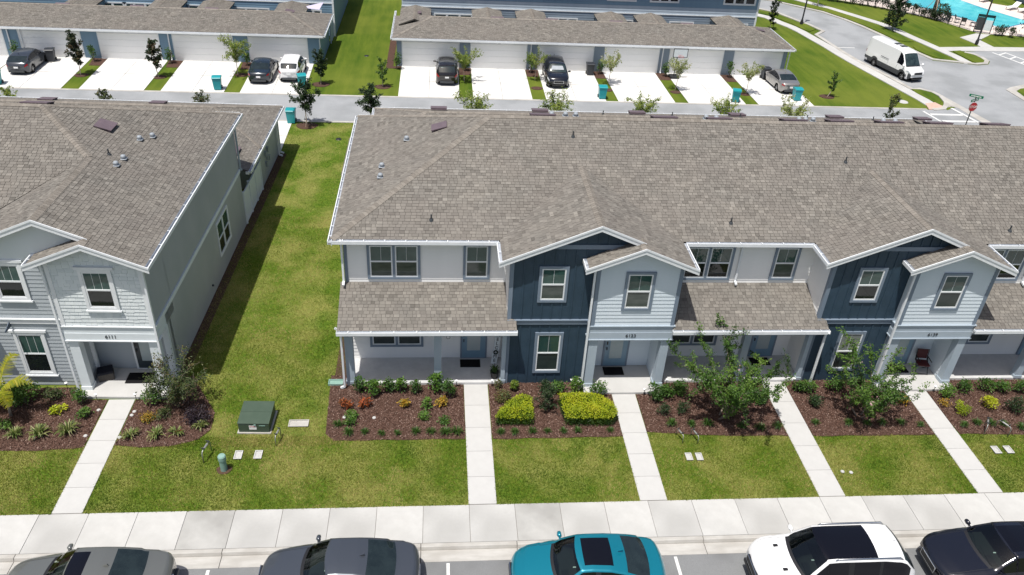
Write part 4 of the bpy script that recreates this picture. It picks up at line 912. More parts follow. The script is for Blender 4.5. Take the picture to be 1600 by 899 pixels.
def tuft(x, y, label, group, kind='tuft', r=.24, h=.26, n=70, w=.016, scale=1, name='grass_tuft', cat='ornamental grass'):
    me = blade_tuft(kind, random.choice((0, 1, 2)), r, h, n, w)
    o = link(name, me, None, (x, y, .02), random.uniform(0, 6.28)); s_ = scale*random.uniform(.95, 1.25); o.scale = (s_, s_, s_); return tag(o, label, cat, group)
def tree(x, y, label, h, cr, th, leafk, n, size, seed, name='tree', group=None, shape='vase', trunk_r=.035, barkm='bark_pale', flower=None, asp=.5, stems=1, limbs=9, twigs=4, z=0.0, lean=(0, 0), stakes=False, sparse=0.3):
    rg = np.random.default_rng(seed); t = thing(name, label, 'tree', (x, y, z), 0, group); tm = MB(); P = []
    def curve(a, b, sag, k=6):
        return [a+(b-a)*(i/k)+np.array([0, 0, sag*4*(i/k)*(1-i/k)]) for i in range(k+1)]
    tops = []
    for s_ in range(stems):
        a = rg.uniform(0, 6.28); o = np.array([math.cos(a), math.sin(a), 0])*(0 if stems == 1 else .08)
        tp = np.array([lean[0]+(rg.uniform(-.1, .1) if stems == 1 else math.cos(a)*cr*.28), lean[1]+(0 if stems == 1 else math.sin(a)*cr*.28), th])
        c = curve(o+np.array([0, 0, -.05]), tp, .02); tm.tube([tuple(q) for q in c], [trunk_r*(1-.35*i/6) for i in range(7)], 7)
        tops.append(tp)
    for i in range(limbs):
        tp = tops[i % len(tops)]; a = (2.39996*i if shape in ('cone', 'oval') else 6.283*i/limbs)+rg.uniform(-.35, .35)
        if shape == 'vase': rr = cr*rg.uniform(.55, 1.0); z1 = th+(h-th)*rg.uniform(.45, 1.0)*(1.12-.35*rr/cr); sag = .08*h; z0 = 0
        elif shape == 'cone': f = i/limbs; rr = cr*(1.05-f)*rg.uniform(.8, 1.0)+.08; z1 = th+(h-th)*min(1, f*1.02+.05); z0 = max(0, (h-th)*f*.85-.1); sag = -.02
        elif shape == 'oval': f = i/limbs; rr = cr*math.sin(math.pi*min(.97, f*.85+.12))*rg.uniform(.65, 1.05); z1 = th+(h-th)*(f*.98+.04); z0 = (h-th)*f*.7; sag = .0
        else: rr = cr*rg.uniform(.75, 1.05); z1 = th+(h-th)*rg.uniform(.25, 1.0); sag = .16*h; z0 = 0
        st_ = np.array([tp[0]*1.0, tp[1], tp[2]+z0]); en = np.array([lean[0]+math.cos(a)*rr, lean[1]+math.sin(a)*rr, z1])
        if z0 > 0: tm.tube([tuple(tp), tuple(st_)], [trunk_r*.6, trunk_r*.4], 5)
        c = curve(st_, en, sag); tm.tube([tuple(q) for q in c], [trunk_r*.5*(1-.75*j/6) for j in range(7)], 5)
        for j in range(1, 7): P.append((c[j-1], c[j], 1 if j > 1 else .4))
        for k in range(twigs):
            j = rg.integers(2, 7); b = c[j]; e = b+unit(1, .5, rg)[0]*cr*rg.uniform(.22, .5); cc = curve(b, e, .05, 3); tm.tube([tuple(q) for q in cc], [trunk_r*.2, trunk_r*.16, trunk_r*.12, trunk_r*.06], 4)
            for j2 in range(1, 4): P.append((cc[j2-1], cc[j2], 1))
    wts = np.array([np.linalg.norm(b-a)*w for a, b, w in P]); wts /= wts.sum(); idx = rg.choice(len(P), n, p=wts)
    A = np.array([P[i][0] for i in idx]); B = np.array([P[i][1] for i in idx]); f = rg.random((n, 1)); Q = A+(B-A)*f+rg.normal(0, sparse*.16*cr if cr < 1.2 else sparse*.2, (n, 3))
    tm.build('trunk', M[barkm], t, smooth=True)
    link('crown', leaf_mesh('crown', Q, size, LF[leafk], clump_tone(Q, rg, f=4.5/max(cr, .6)), asp, rg=rg), t)
    if flower:
        Fp = Q[rg.choice(len(Q), flower[1])]; Fp = np.repeat(Fp, 6, 0)+rg.normal(0, .03, (len(Fp)*6, 3)); link('blossom', leaf_mesh('blossom', Fp, size*.8, LF[flower[0]], rg.random(len(Fp)), .7, rg=rg), t)
    if stakes:
        sk = MB()
        for a in (0.4, 2.5, 4.6): sk.tube([(math.cos(a)*.35, math.sin(a)*.35, 0), (0.02*math.cos(a), .02*math.sin(a), th*.8)], .012, 5)
        o = sk.build('stake', M['bark_pale'], t); o['kind'] = 'stuff'
    return t
ORD = ['first', 'second', 'third', 'fourth', 'fifth', 'sixth', 'seventh', 'eighth', 'ninth', 'tenth', 'eleventh']

# ------------------------------------------------------------------ mulch beds with loose chips
BEDS = {
 'L': [(-22.5, .3), (-15.25, .3), (-15.1, -.38), (-13.85, -.42), (-13.85, -2.9), (-15.27, -3.03), (-17.5, -3.05), (-22.5, -3.0)],
 'R': [(-12.83, -.42), (-11.65, -.42), (-11.55, .95), (-11.0, .9), (-10.6, .1), (-10.2, -.5), (-9.78, -1.2), (-9.72, -2.1), (-10.08, -2.62), (-10.98, -2.93), (-11.93, -2.95), (-12.83, -2.8)],
 '1': [(-5.75, .9), (-5.06, .9), (-5.05, .27), (-.52, .27), (-.52, -2.76), (-5.25, -2.76), (-5.6, -2.4)],
 '2': [(.46, .36), (4.1, .36), (4.1, -.38), (5.32, -.4), (5.32, -2.76), (.46, -2.8)],
 '3': [(6.3, -.42), (7.5, -.42), (7.5, .27), (11.67, .27), (11.67, -2.85), (9, -2.8), (6.3, -2.55)],
 '4': [(12.64, .28), (13.3, .34), (16.3, .34), (16.35, -.38), (17.5, -.4), (17.5, -2.92), (12.64, -2.9)],
 '5': [(18.48, -.42), (19.7, -.42), (19.7, .27), (31, .27), (31, -3.05), (21, -3.02), (18.48, -2.9)],
}
def inpoly(X, Y, poly):
    r = np.zeros(len(X), bool); n = len(poly); j = n-1
    for i in range(n):
        xi, yi = poly[i]; xj, yj = poly[j]
        c = ((yi > Y) != (yj > Y)) & (X < (xj-xi)*(Y-yi)/((yj-yi) if yj != yi else 1e-9)+xi); r ^= c; j = i
    return r
def smooth_poly(poly, jitter=.04):
    out = []; rg = random.Random(4)
    for i in range(len(poly)):
        a, b = poly[i], poly[(i+1) % len(poly)]; k = max(1, int(math.hypot(b[0]-a[0], b[1]-a[1])/.35))
        for j in range(k):
            f = j/k; y_ = a[1]+(b[1]-a[1])*f; jit = jitter if (y_ < -2.4 or abs(b[0]-a[0]) < .6 and y_ > -2.4 and False) else 0
            out.append((a[0]+(b[0]-a[0])*f+(rg.uniform(-jit, jit)), y_+rg.uniform(-jit, jit)))
    return out
CV, CF, CT = [], [], []
for k_, poly in BEDS.items():
    b_ = sheet('mulch_bed', smooth_poly(poly), .022, M['mulch'], .1); b_['kind'] = 'structure'
    xs = [p[0] for p in poly]; ys = [p[1] for p in poly]; area = (max(xs)-min(xs))*(max(ys)-min(ys)); n = int(area*620)
    X = rng.uniform(min(xs), max(xs), n); Y = rng.uniform(min(ys), max(ys), n); m_ = inpoly(X, Y, poly); X, Y = X[m_], Y[m_]; n = len(X)
    a = rng.uniform(0, math.pi, n); L_ = rng.uniform(.025, .06, n); w = rng.uniform(.008, .018, n); ti = rng.uniform(-.02, .02, (n, 2)); z = rng.uniform(.026, .045, n)
    dx, dy = np.cos(a)*L_/2, np.sin(a)*L_/2; sx, sy = -np.sin(a)*w, np.cos(a)*w
    V = np.stack([np.stack([X-dx-sx, Y-dy-sy, z-ti[:, 0]*.5+.004], 1), np.stack([X+dx-sx, Y+dy-sy, z+ti[:, 0]], 1), np.stack([X+dx+sx, Y+dy+sy, z+ti[:, 1]+.006], 1), np.stack([X-dx+sx, Y-dy+sy, z], 1)], 1).reshape(-1, 3)
    CV.append(V); CT.append(np.clip(rng.normal(.45, .27, n), 0, 1))
V = np.concatenate(CV); n = len(V)//4
mc = link('mulch_chips', np_mesh('mulch_chips', V, (np.arange(n)*4)[:, None]+np.array([[0, 1, 2, 3]]), np.concatenate(CT), M['chip'])); tag(mc, 'loose brown bark mulch chips covering the planting beds', 'mulch', kind='stuff')
# grass blades on the near lawns
def vnoise(X, Y, s, seed):
    rg = np.random.default_rng(seed); G = rg.random((64, 64)); x = X/s+20; y = Y/s+20; i = np.floor(x).astype(int); j = np.floor(y).astype(int); fx = x-i; fy = y-j; fx = fx*fx*(3-2*fx); fy = fy*fy*(3-2*fy)
    g = lambda a, b: G[a % 64, b % 64]
    return (g(i, j)*(1-fx)+g(i+1, j)*fx)*(1-fy)+(g(i, j+1)*(1-fx)+g(i+1, j+1)*fx)*fy
def grass(x0, x1, y0, y1, dens):
    n = int((x1-x0)*(y1-y0)*dens); X = rng.uniform(x0, x1, n); Y = rng.uniform(y0, y1, n); k = np.ones(n, bool)
    for poly in BEDS.values(): k &= ~inpoly(X, Y, poly)
    for c in (-13.335, -.035, 5.805, 12.155, 17.995): k &= ~((abs(X-c) < .452) & (Y < .3))
    k &= ~((X > -5.1) & (X < 31.6) & (Y > .25) & (Y < 23)); k &= ~((X < -11.66+.0262*Y) & (Y > -.42) & (Y < 23)); k &= ~((X < -11.6) & (X > -15.2) & (Y > -.42) & (Y < 1))
    return X[k], Y[k]
GX, GY = [], []
for a in ((-21, 23, -5.90, -2.5, 1700), (-11.8, -5, -3, 4, 1200), (-11.8, -5, 4, 14, 700), (-11.6, -5.1, 14, 27.0, 320)):
    X, Y = grass(*a); GX.append(X); GY.append(Y)
X = np.concatenate(GX); Y = np.concatenate(GY); n = len(X); h = rng.uniform(.03, .07, n); a = rng.uniform(0, 6.283, n); w = .011; le = rng.normal(0, .028, (n, 2))
V = np.stack([np.stack([X-np.cos(a)*w, Y-np.sin(a)*w, np.zeros(n)-.005], 1), np.stack([X+np.cos(a)*w, Y+np.sin(a)*w, np.zeros(n)-.005], 1), np.stack([X+le[:, 0], Y+le[:, 1], h], 1)], 1).reshape(-1, 3)
tn = -.02+.50*vnoise(X, Y, .9, 1)+.42*vnoise(X, Y, 2.6, 2)+.28*vnoise(X, Y, .3, 3)+rng.normal(0, .19, n); dry = vnoise(X, Y, 1.7, 5)*vnoise(X, Y, .5, 6)
tn = np.where(dry > .42, tn+.30, tn)
tag(link('grass', np_mesh('grass', V, (np.arange(n)*3)[:, None]+np.array([[0, 1, 2]]), np.clip(tn, 0, 1), M['blade'])), 'short green and straw coloured lawn grass around the houses', 'grass', kind='stuff')

# ------------------------------------------------------------------ front planting
shrub(-16.70, -.55, 'green', 'large leafy green shrub below the lower window left of the 6111 entry', .52, .80, 1300, .085, name='shrub')
shrub(-17.75, -.5, 'green', 'leafy shrub cut by the photo edge behind the palm', .45, .65, 600, .08)
shrub(-15.75, -.45, 'olive', 'yellow tinged shrub beside the left entry column', .38, .5, 420, .08)
shrub(-14.72, -.62, 'green', 'round bright green shrub at the foot of the left entry column of 6111', .30, .62, 520, .075)
shrub(-14.32, -1.30, 'green', 'small green ball shrub left of the walk to 6111', .24, .36, 320, .07)
shrub(-15.35, -1.12, 'gold', 'small yellow leaved shrub in the mulch left of the 6111 walk', .26, .30, 200, .09)
shrub(-16.9, -1.98, 'green', 'low green shrub by the lawn edge at the left photo border', .32, .34, 320, .07)
for i, (x_, y_) in enumerate(((-16.35, -2.30), (-15.55, -2.30), (-14.60, -2.15))): tuft(x_, y_, ORD[i]+' large strap leaved clump from the left, in the bed left of the 6111 walk', 'strap leaved clumps left of the walk', 'strap', .44, .42, 60, .035, name='strap_leaf_clump', cat='plant')
for i, (x_, y_) in enumerate(((-12.40, -2.42), (-11.52, -2.40), (-10.85, -2.33), (-10.08, -2.0))): tuft(x_, y_, ORD[i]+' striped strap leaf clump from the left in the bed right of the 6111 walk', 'striped clumps right of the walk', 'strap', .36, .32, 42, .034, name='strap_leaf_clump', cat='plant')
shrub(-10.72, -2.28, 'redfl', 'small dark red leaved plant in the corner bed beside the side lawn', .12, .16, 40, .07)
tree(-11.15, -.75, 'big loose bronze green shrub at the front corner of the left house', 1.9, 1.05, .35, 'olive', 3400, .095, 21, name='large_shrub', shape='round', trunk_r=.03, barkm='bark', limbs=16, twigs=5, stems=4, sparse=.5)['category'] = 'shrub'
shrub(-10.30, -1.55, 'purple', 'dark purple leaved shrub at the lawn side of the corner bed', .55, .48, 900, .08)
shrub(-12.05, -1.55, 'yelloworange', 'low rusty yellow shrub right of the 6111 walk', .36, .28, 330, .065)
shrub(-11.5, -1.45, 'olive', 'low bronze shrub under the big corner shrub', .34, .34, 330, .07)
shrub(-12.15, -.72, 'green', 'white flowering green shrub at the right entry column of 6111', .36, .60, 560, .08, flower=('whitefl', 6))
# palm at the left edge
pt = thing('young_palm', 'young palm with arching yellow green fronds at the left photo edge', 'palm', (-16.95, -1.25, .02))
MB().tube([(0, 0, 0), (.02, .03, .5), (-.08, .02, 1.2)], [.055, .045, .04], 9).build('trunk', M['bark_pale'], pt, smooth=True)
def frond(az, L_, rise, drop, n=44, seed=0):
    rg = np.random.default_rng(seed); d = np.array([math.cos(az), math.sin(az), 0]); s = np.array([-d[1], d[0], 0]); V = []; F = []; T = []; o = np.array([-.08, .02, 1.18])
    for i in range(n):
        t = .08+.92*i/n; p = o+d*L_*t+np.array([0, 0, rise*math.sin(min(t, 1)*1.9)-drop*t*t]); ll = .30*math.sin(math.pi*(.15+.8*t))+.04
        for sg in (-1, 1):
            q = p+s*sg*ll*.85+d*ll*.5+np.array([0, 0, rg.uniform(-.10, .06)]); w_ = d*.018; b = len(V); V += [p-w_, p+w_, q+w_*.3, q-w_*.3]; F.append((b, b+1, b+2, b+3)); T.append(np.clip(rg.normal(.55, .2), 0, 1))
    return np.array(V), np.array(F), T
for i, (az, L_, ri, dr) in enumerate(((.05, 1.15, .65, .35), (2.2, 1.1, .9, .3), (3.3, 1.2, .6, .5), (4.6, .95, .5, .5), (1.25, 1.15, 1.0, .2), (5.4, .9, .35, .5))):
    link('frond', np_mesh('frond', *frond(az, L_, ri, dr, seed=i), LF['palm']), pt)

G1 = 'bed before the long white porch'
for i, (x_, y_, s_) in enumerate(((-4.57, -.14, 1), (-4.0, -.32, 1.05), (-3.45, -.05, .9), (-3.0, -.1, 1), (-2.35, -.22, .85), (-1.62, -.10, 1.1), (-1.08, -.40, 1.0))):
    shrub(x_, y_, 'green', ORD[i]+' upright glossy shrub from the left against the long white porch', .27, .62, 360, .095, group='glossy shrubs along the first porch', scale=s_, flower=(('whitefl', 2) if i == 6 else None))
for x_, y_, k_, lb_ in ((-4.98, -1.05, 'orange', 'red orange croton nearest the left end of the porch bed'), (-4.28, -1.0, 'orange', 'larger orange red croton, second from the porch bed left end'),
                     (-2.78, -1.0, 'yelloworange', 'orange and yellow croton in the middle of the porch bed'), (-1.40, -1.0, 'yelloworange', 'yellow green croton near the first walk'), (-1.93, -1.05, 'green', 'small green plant between the two yellow crotons')):
    shrub(x_, y_, k_, lb_, .21, .38, 190, .085, name='croton', cat='croton' if k_ != 'green' else 'plant')
for i, (x_, y_, lb_) in enumerate(((-4.74, -1.58, 'upper of two stacked bright green plants left in the porch bed'), (-4.72, -1.98, 'lower of two stacked bright green plants left in the porch bed'), (-2.0, -1.65, 'light green rosette plant below the small plant in the porch bed'), (-1.33, -1.88, 'light green spreading plant right in the porch bed, near the walk'))):
    shrub(x_, y_, 'green', lb_, .23, .26, 200, .08, cat='plant', name='plant')
for i, (x_, y_) in enumerate(((-5.2, -2.0), (-4.77, -2.42), (-4.2, -2.42), (-3.58, -2.5), (-3.0, -2.5), (-2.35, -2.44), (-1.78, -2.46), (-1.25, -2.5), (-.84, -2.5))):
    tuft(x_, y_, ORD[i]+' dark grass tuft from the left on the lawn edge of the porch bed', 'grass tufts edging the porch bed', scale=random.choice((.85, 1, 1.1)))
# hedge bed
def hedge(name, label, poly, h, seed, n):
    rg = np.random.default_rng(seed); t = thing(name, label, 'hedge', (sum(p[0] for p in poly)/len(poly), sum(p[1] for p in poly)/len(poly), .02)); ox_, oy_ = t.location.x, t.location.y
    xs = [p[0] for p in poly]; ys = [p[1] for p in poly]; X = rg.uniform(min(xs), max(xs), n*2); Y = rg.uniform(min(ys), max(ys), n*2); k = inpoly(X, Y, poly); X, Y = X[k], Y[k]
    ed = np.full(len(X), 9.0)
    for i in range(len(poly)):
        a, b = poly[i], poly[(i+1) % len(poly)]; ex, ey = b[0]-a[0], b[1]-a[1]; L_ = math.hypot(ex, ey); ed = np.minimum(ed, np.abs((X-a[0])*ey-(Y-a[1])*ex)/L_)
    hh = h*(1+.06*np.sin(X*5)+.06*np.sin(Y*6+1))*(1-.28*np.clip(1-ed/.28, 0, 1)**2); Z = hh*rg.uniform(.86, 1.04, len(X)); top = np.stack([X-ox_, Y-oy_, Z], 1)
    S_ = []
    for i in range(len(poly)):
        a, b = poly[i], poly[(i+1) % len(poly)]; L_ = math.hypot(b[0]-a[0], b[1]-a[1]); m = int(n*.22*L_)
        f = rg.random(m); S_.append(np.stack([a[0]+(b[0]-a[0])*f-ox_+rg.normal(0, .03, m), a[1]+(b[1]-a[1])*f-oy_+rg.normal(0, .03, m), h*rg.uniform(.05, .78, m)], 1))
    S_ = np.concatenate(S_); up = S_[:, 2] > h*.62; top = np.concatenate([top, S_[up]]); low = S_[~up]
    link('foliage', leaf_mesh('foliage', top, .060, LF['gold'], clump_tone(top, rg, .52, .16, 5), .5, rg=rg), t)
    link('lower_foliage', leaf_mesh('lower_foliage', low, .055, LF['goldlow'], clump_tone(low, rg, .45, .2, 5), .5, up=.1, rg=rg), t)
    inner = MB(); c = poly; inner.prism([((p[0]-ox_)*.9, (p[1]-oy_)*.9, .04) for p in c], (0, 0, h*.62)); inner.build('branch_core', mat('hedge_core', (.02, .045, .004), .95, (.05, .08, .008), 12), t); return t
hedge('hedge', 'smaller golden yellow clipped hedge with a curved left edge below the navy wall', [(.62, -2.12), (2.0, -2.16), (2.05, -1.0), (1.62, -.92), (1.15, -1.22), (.8, -1.65)], .62, 5, 1500)
hedge('hedge', 'large rectangular golden yellow clipped hedge beside the walk to 6123', [(3.28, -2.15), (5.0, -2.22), (5.22, -1.9), (5.15, -1.4), (4.85, -1.05), (4.5, -.88), (3.15, -.85)], .62, 6, 2600)
tree(2.62, -1.25, 'dark upright shrub standing between the two golden hedges', 1.15, .48, .12, 'dark', 1400, .07, 31, name='tall_shrub', shape='oval', trunk_r=.02, barkm='bark', limbs=14, twigs=4, stems=3)['category'] = 'shrub'
shrub(.86, .05, 'olive', 'small grey green shrub at the right end of the first porch', .2, .34, 200, .06)
for i, (x_, y_, k_, r_, h_, lb_) in enumerate(((1.45, -.10, 'limey', .18, .42, 'slim light green sapling below the navy wall'), (1.0, -.62, 'olive', .36, .32, 'thin grey green plant left in the hedge bed'), (2.75, -.22, 'dark', .34, .50, 'dark green shrub under the lower navy wall window'),
    (3.2, -.25, 'green', .33, .50, 'green shrub right below the lower navy wall window'), (3.95, -.22, 'green', .33, .52, 'white flowering shrub left of the pair at the 6123 entry'), (4.72, -.45, 'green', .36, .60, 'larger white flowering shrub at the left entry column of 6123'))):
    shrub(x_, y_, k_, lb_, r_, h_, 420, .08, flower=(('whitefl', 5) if i > 3 else None))
for i, (x_, y_) in enumerate(((.78, -2.52), (1.3, -2.54), (1.95, -2.5), (2.53, -2.5), (3.12, -2.5), (3.66, -2.5), (4.9, -2.5))):
    tuft(x_, y_, ORD[i]+' grass tuft from the left in front of the golden hedges', 'grass tufts before the golden hedges', scale=random.choice((.85, 1)))
# bed right of 6123 walk
for i, (x_, y_, r_, h_, lb_) in enumerate(((6.95, -.72, .38, .6, 'leafy shrub at the right entry column of 6123'), (7.5, -.62, .34, .52, 'shrub between the 6123 entry shrub and the crape myrtle'), (8.05, -.45, .36, .55, 'shrub behind the first crape myrtle, porch side left'),
    (10.9, -.42, .36, .5, 'shrub behind the first crape myrtle, porch side right'), (11.2, -1.05, .32, .45, 'green shrub between the first crape myrtle and the third walk'))):
    shrub(x_, y_, 'green', lb_, r_, h_, 520, .085)
for i, (x_, y_, lb_) in enumerate(((7.08, -1.62, 'left of two dark round shrubs beside the 6123 walk'), (7.85, -1.55, 'right of two dark round shrubs beside the 6123 walk'))): shrub(x_, y_, 'dark', lb_, .28, .44, 520, .055)
for i, (x_, y_) in enumerate(((7.31, -2.2), (8.07, -2.25), (8.69, -2.23), (10.0, -2.4), (10.7, -2.5), (11.4, -2.42))): tuft(x_, y_, ORD[i]+' grass tuft from the left below the first crape myrtle', 'grass tufts below the first crape myrtle', scale=1.1)
tree(9.25, -1.78, 'larger crape myrtle with long arching branches before the second porch', 3.5, 2.15, .55, 'crape', 11500, .095, 41, name='crape_myrtle', shape='vase', trunk_r=.04, barkm='bark', limbs=18, twigs=4, stems=5, flower=('pink', 9), sparse=.26)
# bed left of 6139 walk
for i, (x_, y_, r_, h_, k_, lb_) in enumerate(((13.35, -.38, .38, .55, 'green', 'leafy shrub by the downspout of the second porch'), (12.95, -.3, .25, .4, 'green', 'small shrub right of the third walk by the porch'), (13.4, -1.25, .30, .45, 'dark', 'dark round shrub left of the second crape myrtle'),
    (14.5, -.25, .36, .52, 'green', 'shrub below the second navy wall window'), (16.7, -.85, .36, .42, 'green', 'shrub right of the second crape myrtle'), (17.1, -1.1, .26, .3, 'yelloworange', 'low yellowish plant left of the 6139 walk'))): shrub(x_, y_, k_, lb_, r_, h_, 450, .08)
for i, (x_, y_) in enumerate(((12.98, -2.25), (14.27, -2.3), (15.01, -2.34), (15.64, -2.3), (16.39, -2.32), (17.13, -2.45))): tuft(x_, y_, ORD[i]+' grass tuft from the left below the second crape myrtle', 'grass tufts below the second crape myrtle', scale=.95)
tree(14.95, -1.85, 'smaller crape myrtle with green arching branches before the 6139 navy wall', 3.1, 1.8, .5, 'crape', 7000, .095, 47, name='crape_myrtle', shape='vase', trunk_r=.036, barkm='bark', limbs=15, twigs=4, stems=4, flower=('pink', 5), sparse=.26)
# bed right of 6139 walk
for i, (x_, y_, lb_) in enumerate(((19.15, -.72, 'leafy shrub at the last entry column, left of the two golden balls'), (20.0, -.5, 'shrub left of centre below the third porch'), (20.9, -.42, 'shrub in the middle below the third porch'), (21.6, -.45, 'shrub right of centre below the third porch'), (22.4, -.5, 'shrub at the photo edge below the third porch'))): shrub(x_, y_, 'green', lb_, .36, .48, 420, .08)
shrub(19.2, -1.75, 'gold', 'nearer of two yellow green ball shrubs right of the 6139 walk', .32, .50, 620, .06); shrub(20.5, -1.45, 'gold', 'farther rounder yellow green ball shrub at the right photo edge', .34, .52, 700, .06)
shrub(21.5, -1.7, 'dark', 'dark bushy shrub at the right photo edge', .38, .60, 600, .07); shrub(18.75, -1.25, 'yelloworange', 'low rusty plant close to the 6139 walk', .3, .22, 180, .06)
for i, (x_, y_) in enumerate(((18.89, -2.5), (19.49, -2.4), (20.06, -2.43), (20.53, -2.5), (21.14, -2.68))): tuft(x_, y_, ORD[i]+' grass tuft from the left in the bed right of the 6139 walk', 'grass tufts right of the last walk', scale=.95)

# ------------------------------------------------------------------ trees around the alley and beyond
MR = {'kind': 'structure'}
def ring(x, y, r, nm='mulch_ring'):
    n = 14; sheet(nm, [(x+r*(1+.08*math.sin(3*a))*math.cos(a), y+r*.8*math.sin(a)) for a in [2*math.pi*i/n for i in range(n)]], .03, M['mulch'], .03, **MR)
for x_, y_, r_ in ((-10.07, 26.4, .7), (-10.11, 34.27, .65), (-5.6, 34.1, .6), (28.6, 34.3, .6), (-27.2, 35.0, .5), (-21.75, 35.0, .5), (-16.1, 35.9, .5), (5.9, 34.6, .45), (11.3, 34.6, .45), (16.6, 34.5, .45), (22.05, 34.4, .45)): ring(x_, y_, r_)
tree(-10.07, 26.5, 'small dark green tree on the lawn corner by the alley, beside a teal bin', 3.05, 1.0, 1.05, 'dark', 3600, .13, 51, shape='oval', limbs=14, twigs=4, stakes=True)
tree(-5.9, 26.1, 'dark green tree behind the left roof corner of the main row', 3.0, .95, 1.1, 'dark', 3400, .13, 52, shape='oval', limbs=14, twigs=4)
tree(-10.11, 34.27, 'dark conical tree on the lawn by the white hatchback', 2.75, .68, .65, 'dark', 2600, .13, 53, shape='oval', limbs=14, twigs=4)
tree(-5.6, 34.1, 'thin young green tree in mid lawn left of the right driveways', 2.15, .55, .5, 'green', 1100, .12, 54, shape='oval', limbs=10, twigs=3)
tree(-27.25, 35.0, 'left of two narrow bronze green magnolias between the left driveways', 3.25, .62, .85, 'magnolia', 1300, .19, 55, shape='oval', limbs=13, twigs=3, asp=.6)
tree(-21.8, 35.0, 'right of two narrow bronze green magnolias between the left driveways', 2.85, .60, .8, 'magnolia', 1200, .19, 56, shape='oval', limbs=13, twigs=3, asp=.6)
tree(-16.35, 35.9, 'pale green spreading tree left of the dark sedan', 2.75, 1.15, .95, 'limey', 2000, .135, 57, shape='round', limbs=13, twigs=4)
for i, (x_, y_, h_, c_, k_, n_, lb_) in enumerate((( .45, 35.6, 2.6, 1.0, 'limey', 700, 'light green spreading tree right of the black SUV at the garages'), (5.9, 36.3, 2.4, .8, 'limey', 420, 'thin light green tree between second and third right driveways'),
     (11.6, 35.9, 2.5, .85, 'pale', 480, 'pale blossoming tree right of the front facing dark SUV'), (16.6, 34.8, 2.7, .85, 'pale', 480, 'pale blossoming tree beside the basketball hoop'), (22.15, 34.5, 2.55, .85, 'pale', 520, 'pale cream tree left of the silver sedan'))):
    tree(x_, y_, lb_, h_, c_*1.1, 1.05, k_, int(n_*2.4), .125, 60+i, shape='vase', limbs=11, twigs=4, trunk_r=.026, group='young trees between the right driveways')
tree(28.6, 34.3, 'small leaning green tree on the lawn right of the silver sedan', 2.1, .5, .5, 'green', 900, .12, 66, shape='oval', limbs=10, twigs=3, lean=(.2, 0))
for i, (x_, k_, lb_) in enumerate(((-27.8, 'limey', 'light tree top showing over the left garage roof, leftmost'), (-22.1, 'olive', 'dark tree top over the left garage roof, middle of three'), (-16.3, 'olive', 'dark tree top over the left garage roof, right of three'),
     (.75, 'limey', 'yellow green tree top above the main roof, leftmost'), (6.15, 'limey', 'yellow green tree top above the main roof, below the dark SUV'), (11.9, 'limey', 'yellow green tree top above the main roof, third from the left'), (17.4, 'limey', 'yellow green tree top above the main roof, fourth from the left'), (22.2, 'pale', 'yellow green tree top above the main roof by the silver sedan'))):
    big = x_ > 0; tree(x_, 25.6, lb_, 3.1 if big else 2.45, 1.15 if big else .65, 1.2, k_, 1900 if big else 1100, .13, 70+i, shape='vase' if big else 'oval', limbs=13, twigs=4, trunk_r=.03, group='young trees along the near alley edge')
tree(29.15, 26.0, 'slender olive tree with bare leader tip at the alley corner', 3.6, .6, .8, 'olive', 1300, .13, 79, shape='oval', limbs=11, twigs=3, trunk_r=.03)
tree(30.45, 52.6, 'narrow dark tree between the far garage end and the curved street', 3.3, .62, .6, 'dark', 2000, .13, 80, shape='oval', limbs=13, twigs=3)
tree(43.3, 53.7, 'dense dark conical tree on the verge behind the van', 3.6, 1.15, .4, 'dark', 5200, .15, 81, shape='cone', limbs=26, twigs=5, trunk_r=.05)
tree(39.0, 62.2, 'tree on the verge whose crown is above the photo', 4.6, 1.2, 1.8, 'dark', 900, .14, 82, shape='oval', limbs=12, twigs=3, trunk_r=.05)
# shrubs at the garage piers
for i, (x_, y_, lb_) in enumerate(((-33.0, 38.2, 'columnar shrub by the garage pier behind the grey hatchback'), (-27.35, 38.1, 'columnar shrub by the pier right of the black bin'), (-21.75, 38.1, 'columnar shrub by the pier left of the third left garage door'), (-16.1, 38.1, 'dark columnar shrub by the pier near the dark sedan'), (-4.75, 38.1, 'columnar shrub at the left corner of the right garages'),
    (.6, 38.2, 'bushy shrub by the pier right of the black SUV'), (5.75, 38.1, 'bushy light shrub by the downspout left of the dark SUV'), (11.3, 38.2, 'columnar shrub by the pier right of the black bin, right garages'), (16.6, 38.1, 'columnar shrub by the pier left of the hoop'), (21.95, 38.2, 'columnar shrub by the pier left of the last garage door'))):
    shrub(x_, y_, 'green', lb_, .27, .95, 330, .10, group='columnar shrubs at the garage piers')
for i, (x_, xb_) in enumerate(((-27.0, -27.2), (-21.45, -21.6), (-16.0, -16.1), (.5, .58), (5.85, 5.88), (11.25, 11.2), (16.5, 16.4), (21.9, 21.8))):
    sheet('mulch_bed', [(x_-.45, 37.2), (x_+.45, 37.2), (xb_+.55, 38.84), (xb_-.5, 38.84)], .02, M['mulch'], .04, **MR)
sheet('mulch_bed', [(-5.6, 38.3), (-4.42, 38.3), (-4.42, 38.84), (-5.05, 38.84), (-5.05, 46), (-5.6, 46)], .02, M['mulch'], .04, **MR)
sheet('mulch_bed', [(-11.7, 1.0), (-11.3, 1.0), (-10.7, 22), (-11.2, 22)], .014, M['mulch'], .04, **MR)
sheet('mulch_bed', [(-5.6, .9), (-5.07, .9), (-5.07, 22), (-5.6, 22)], .014, M['mulch'], .04, **MR)
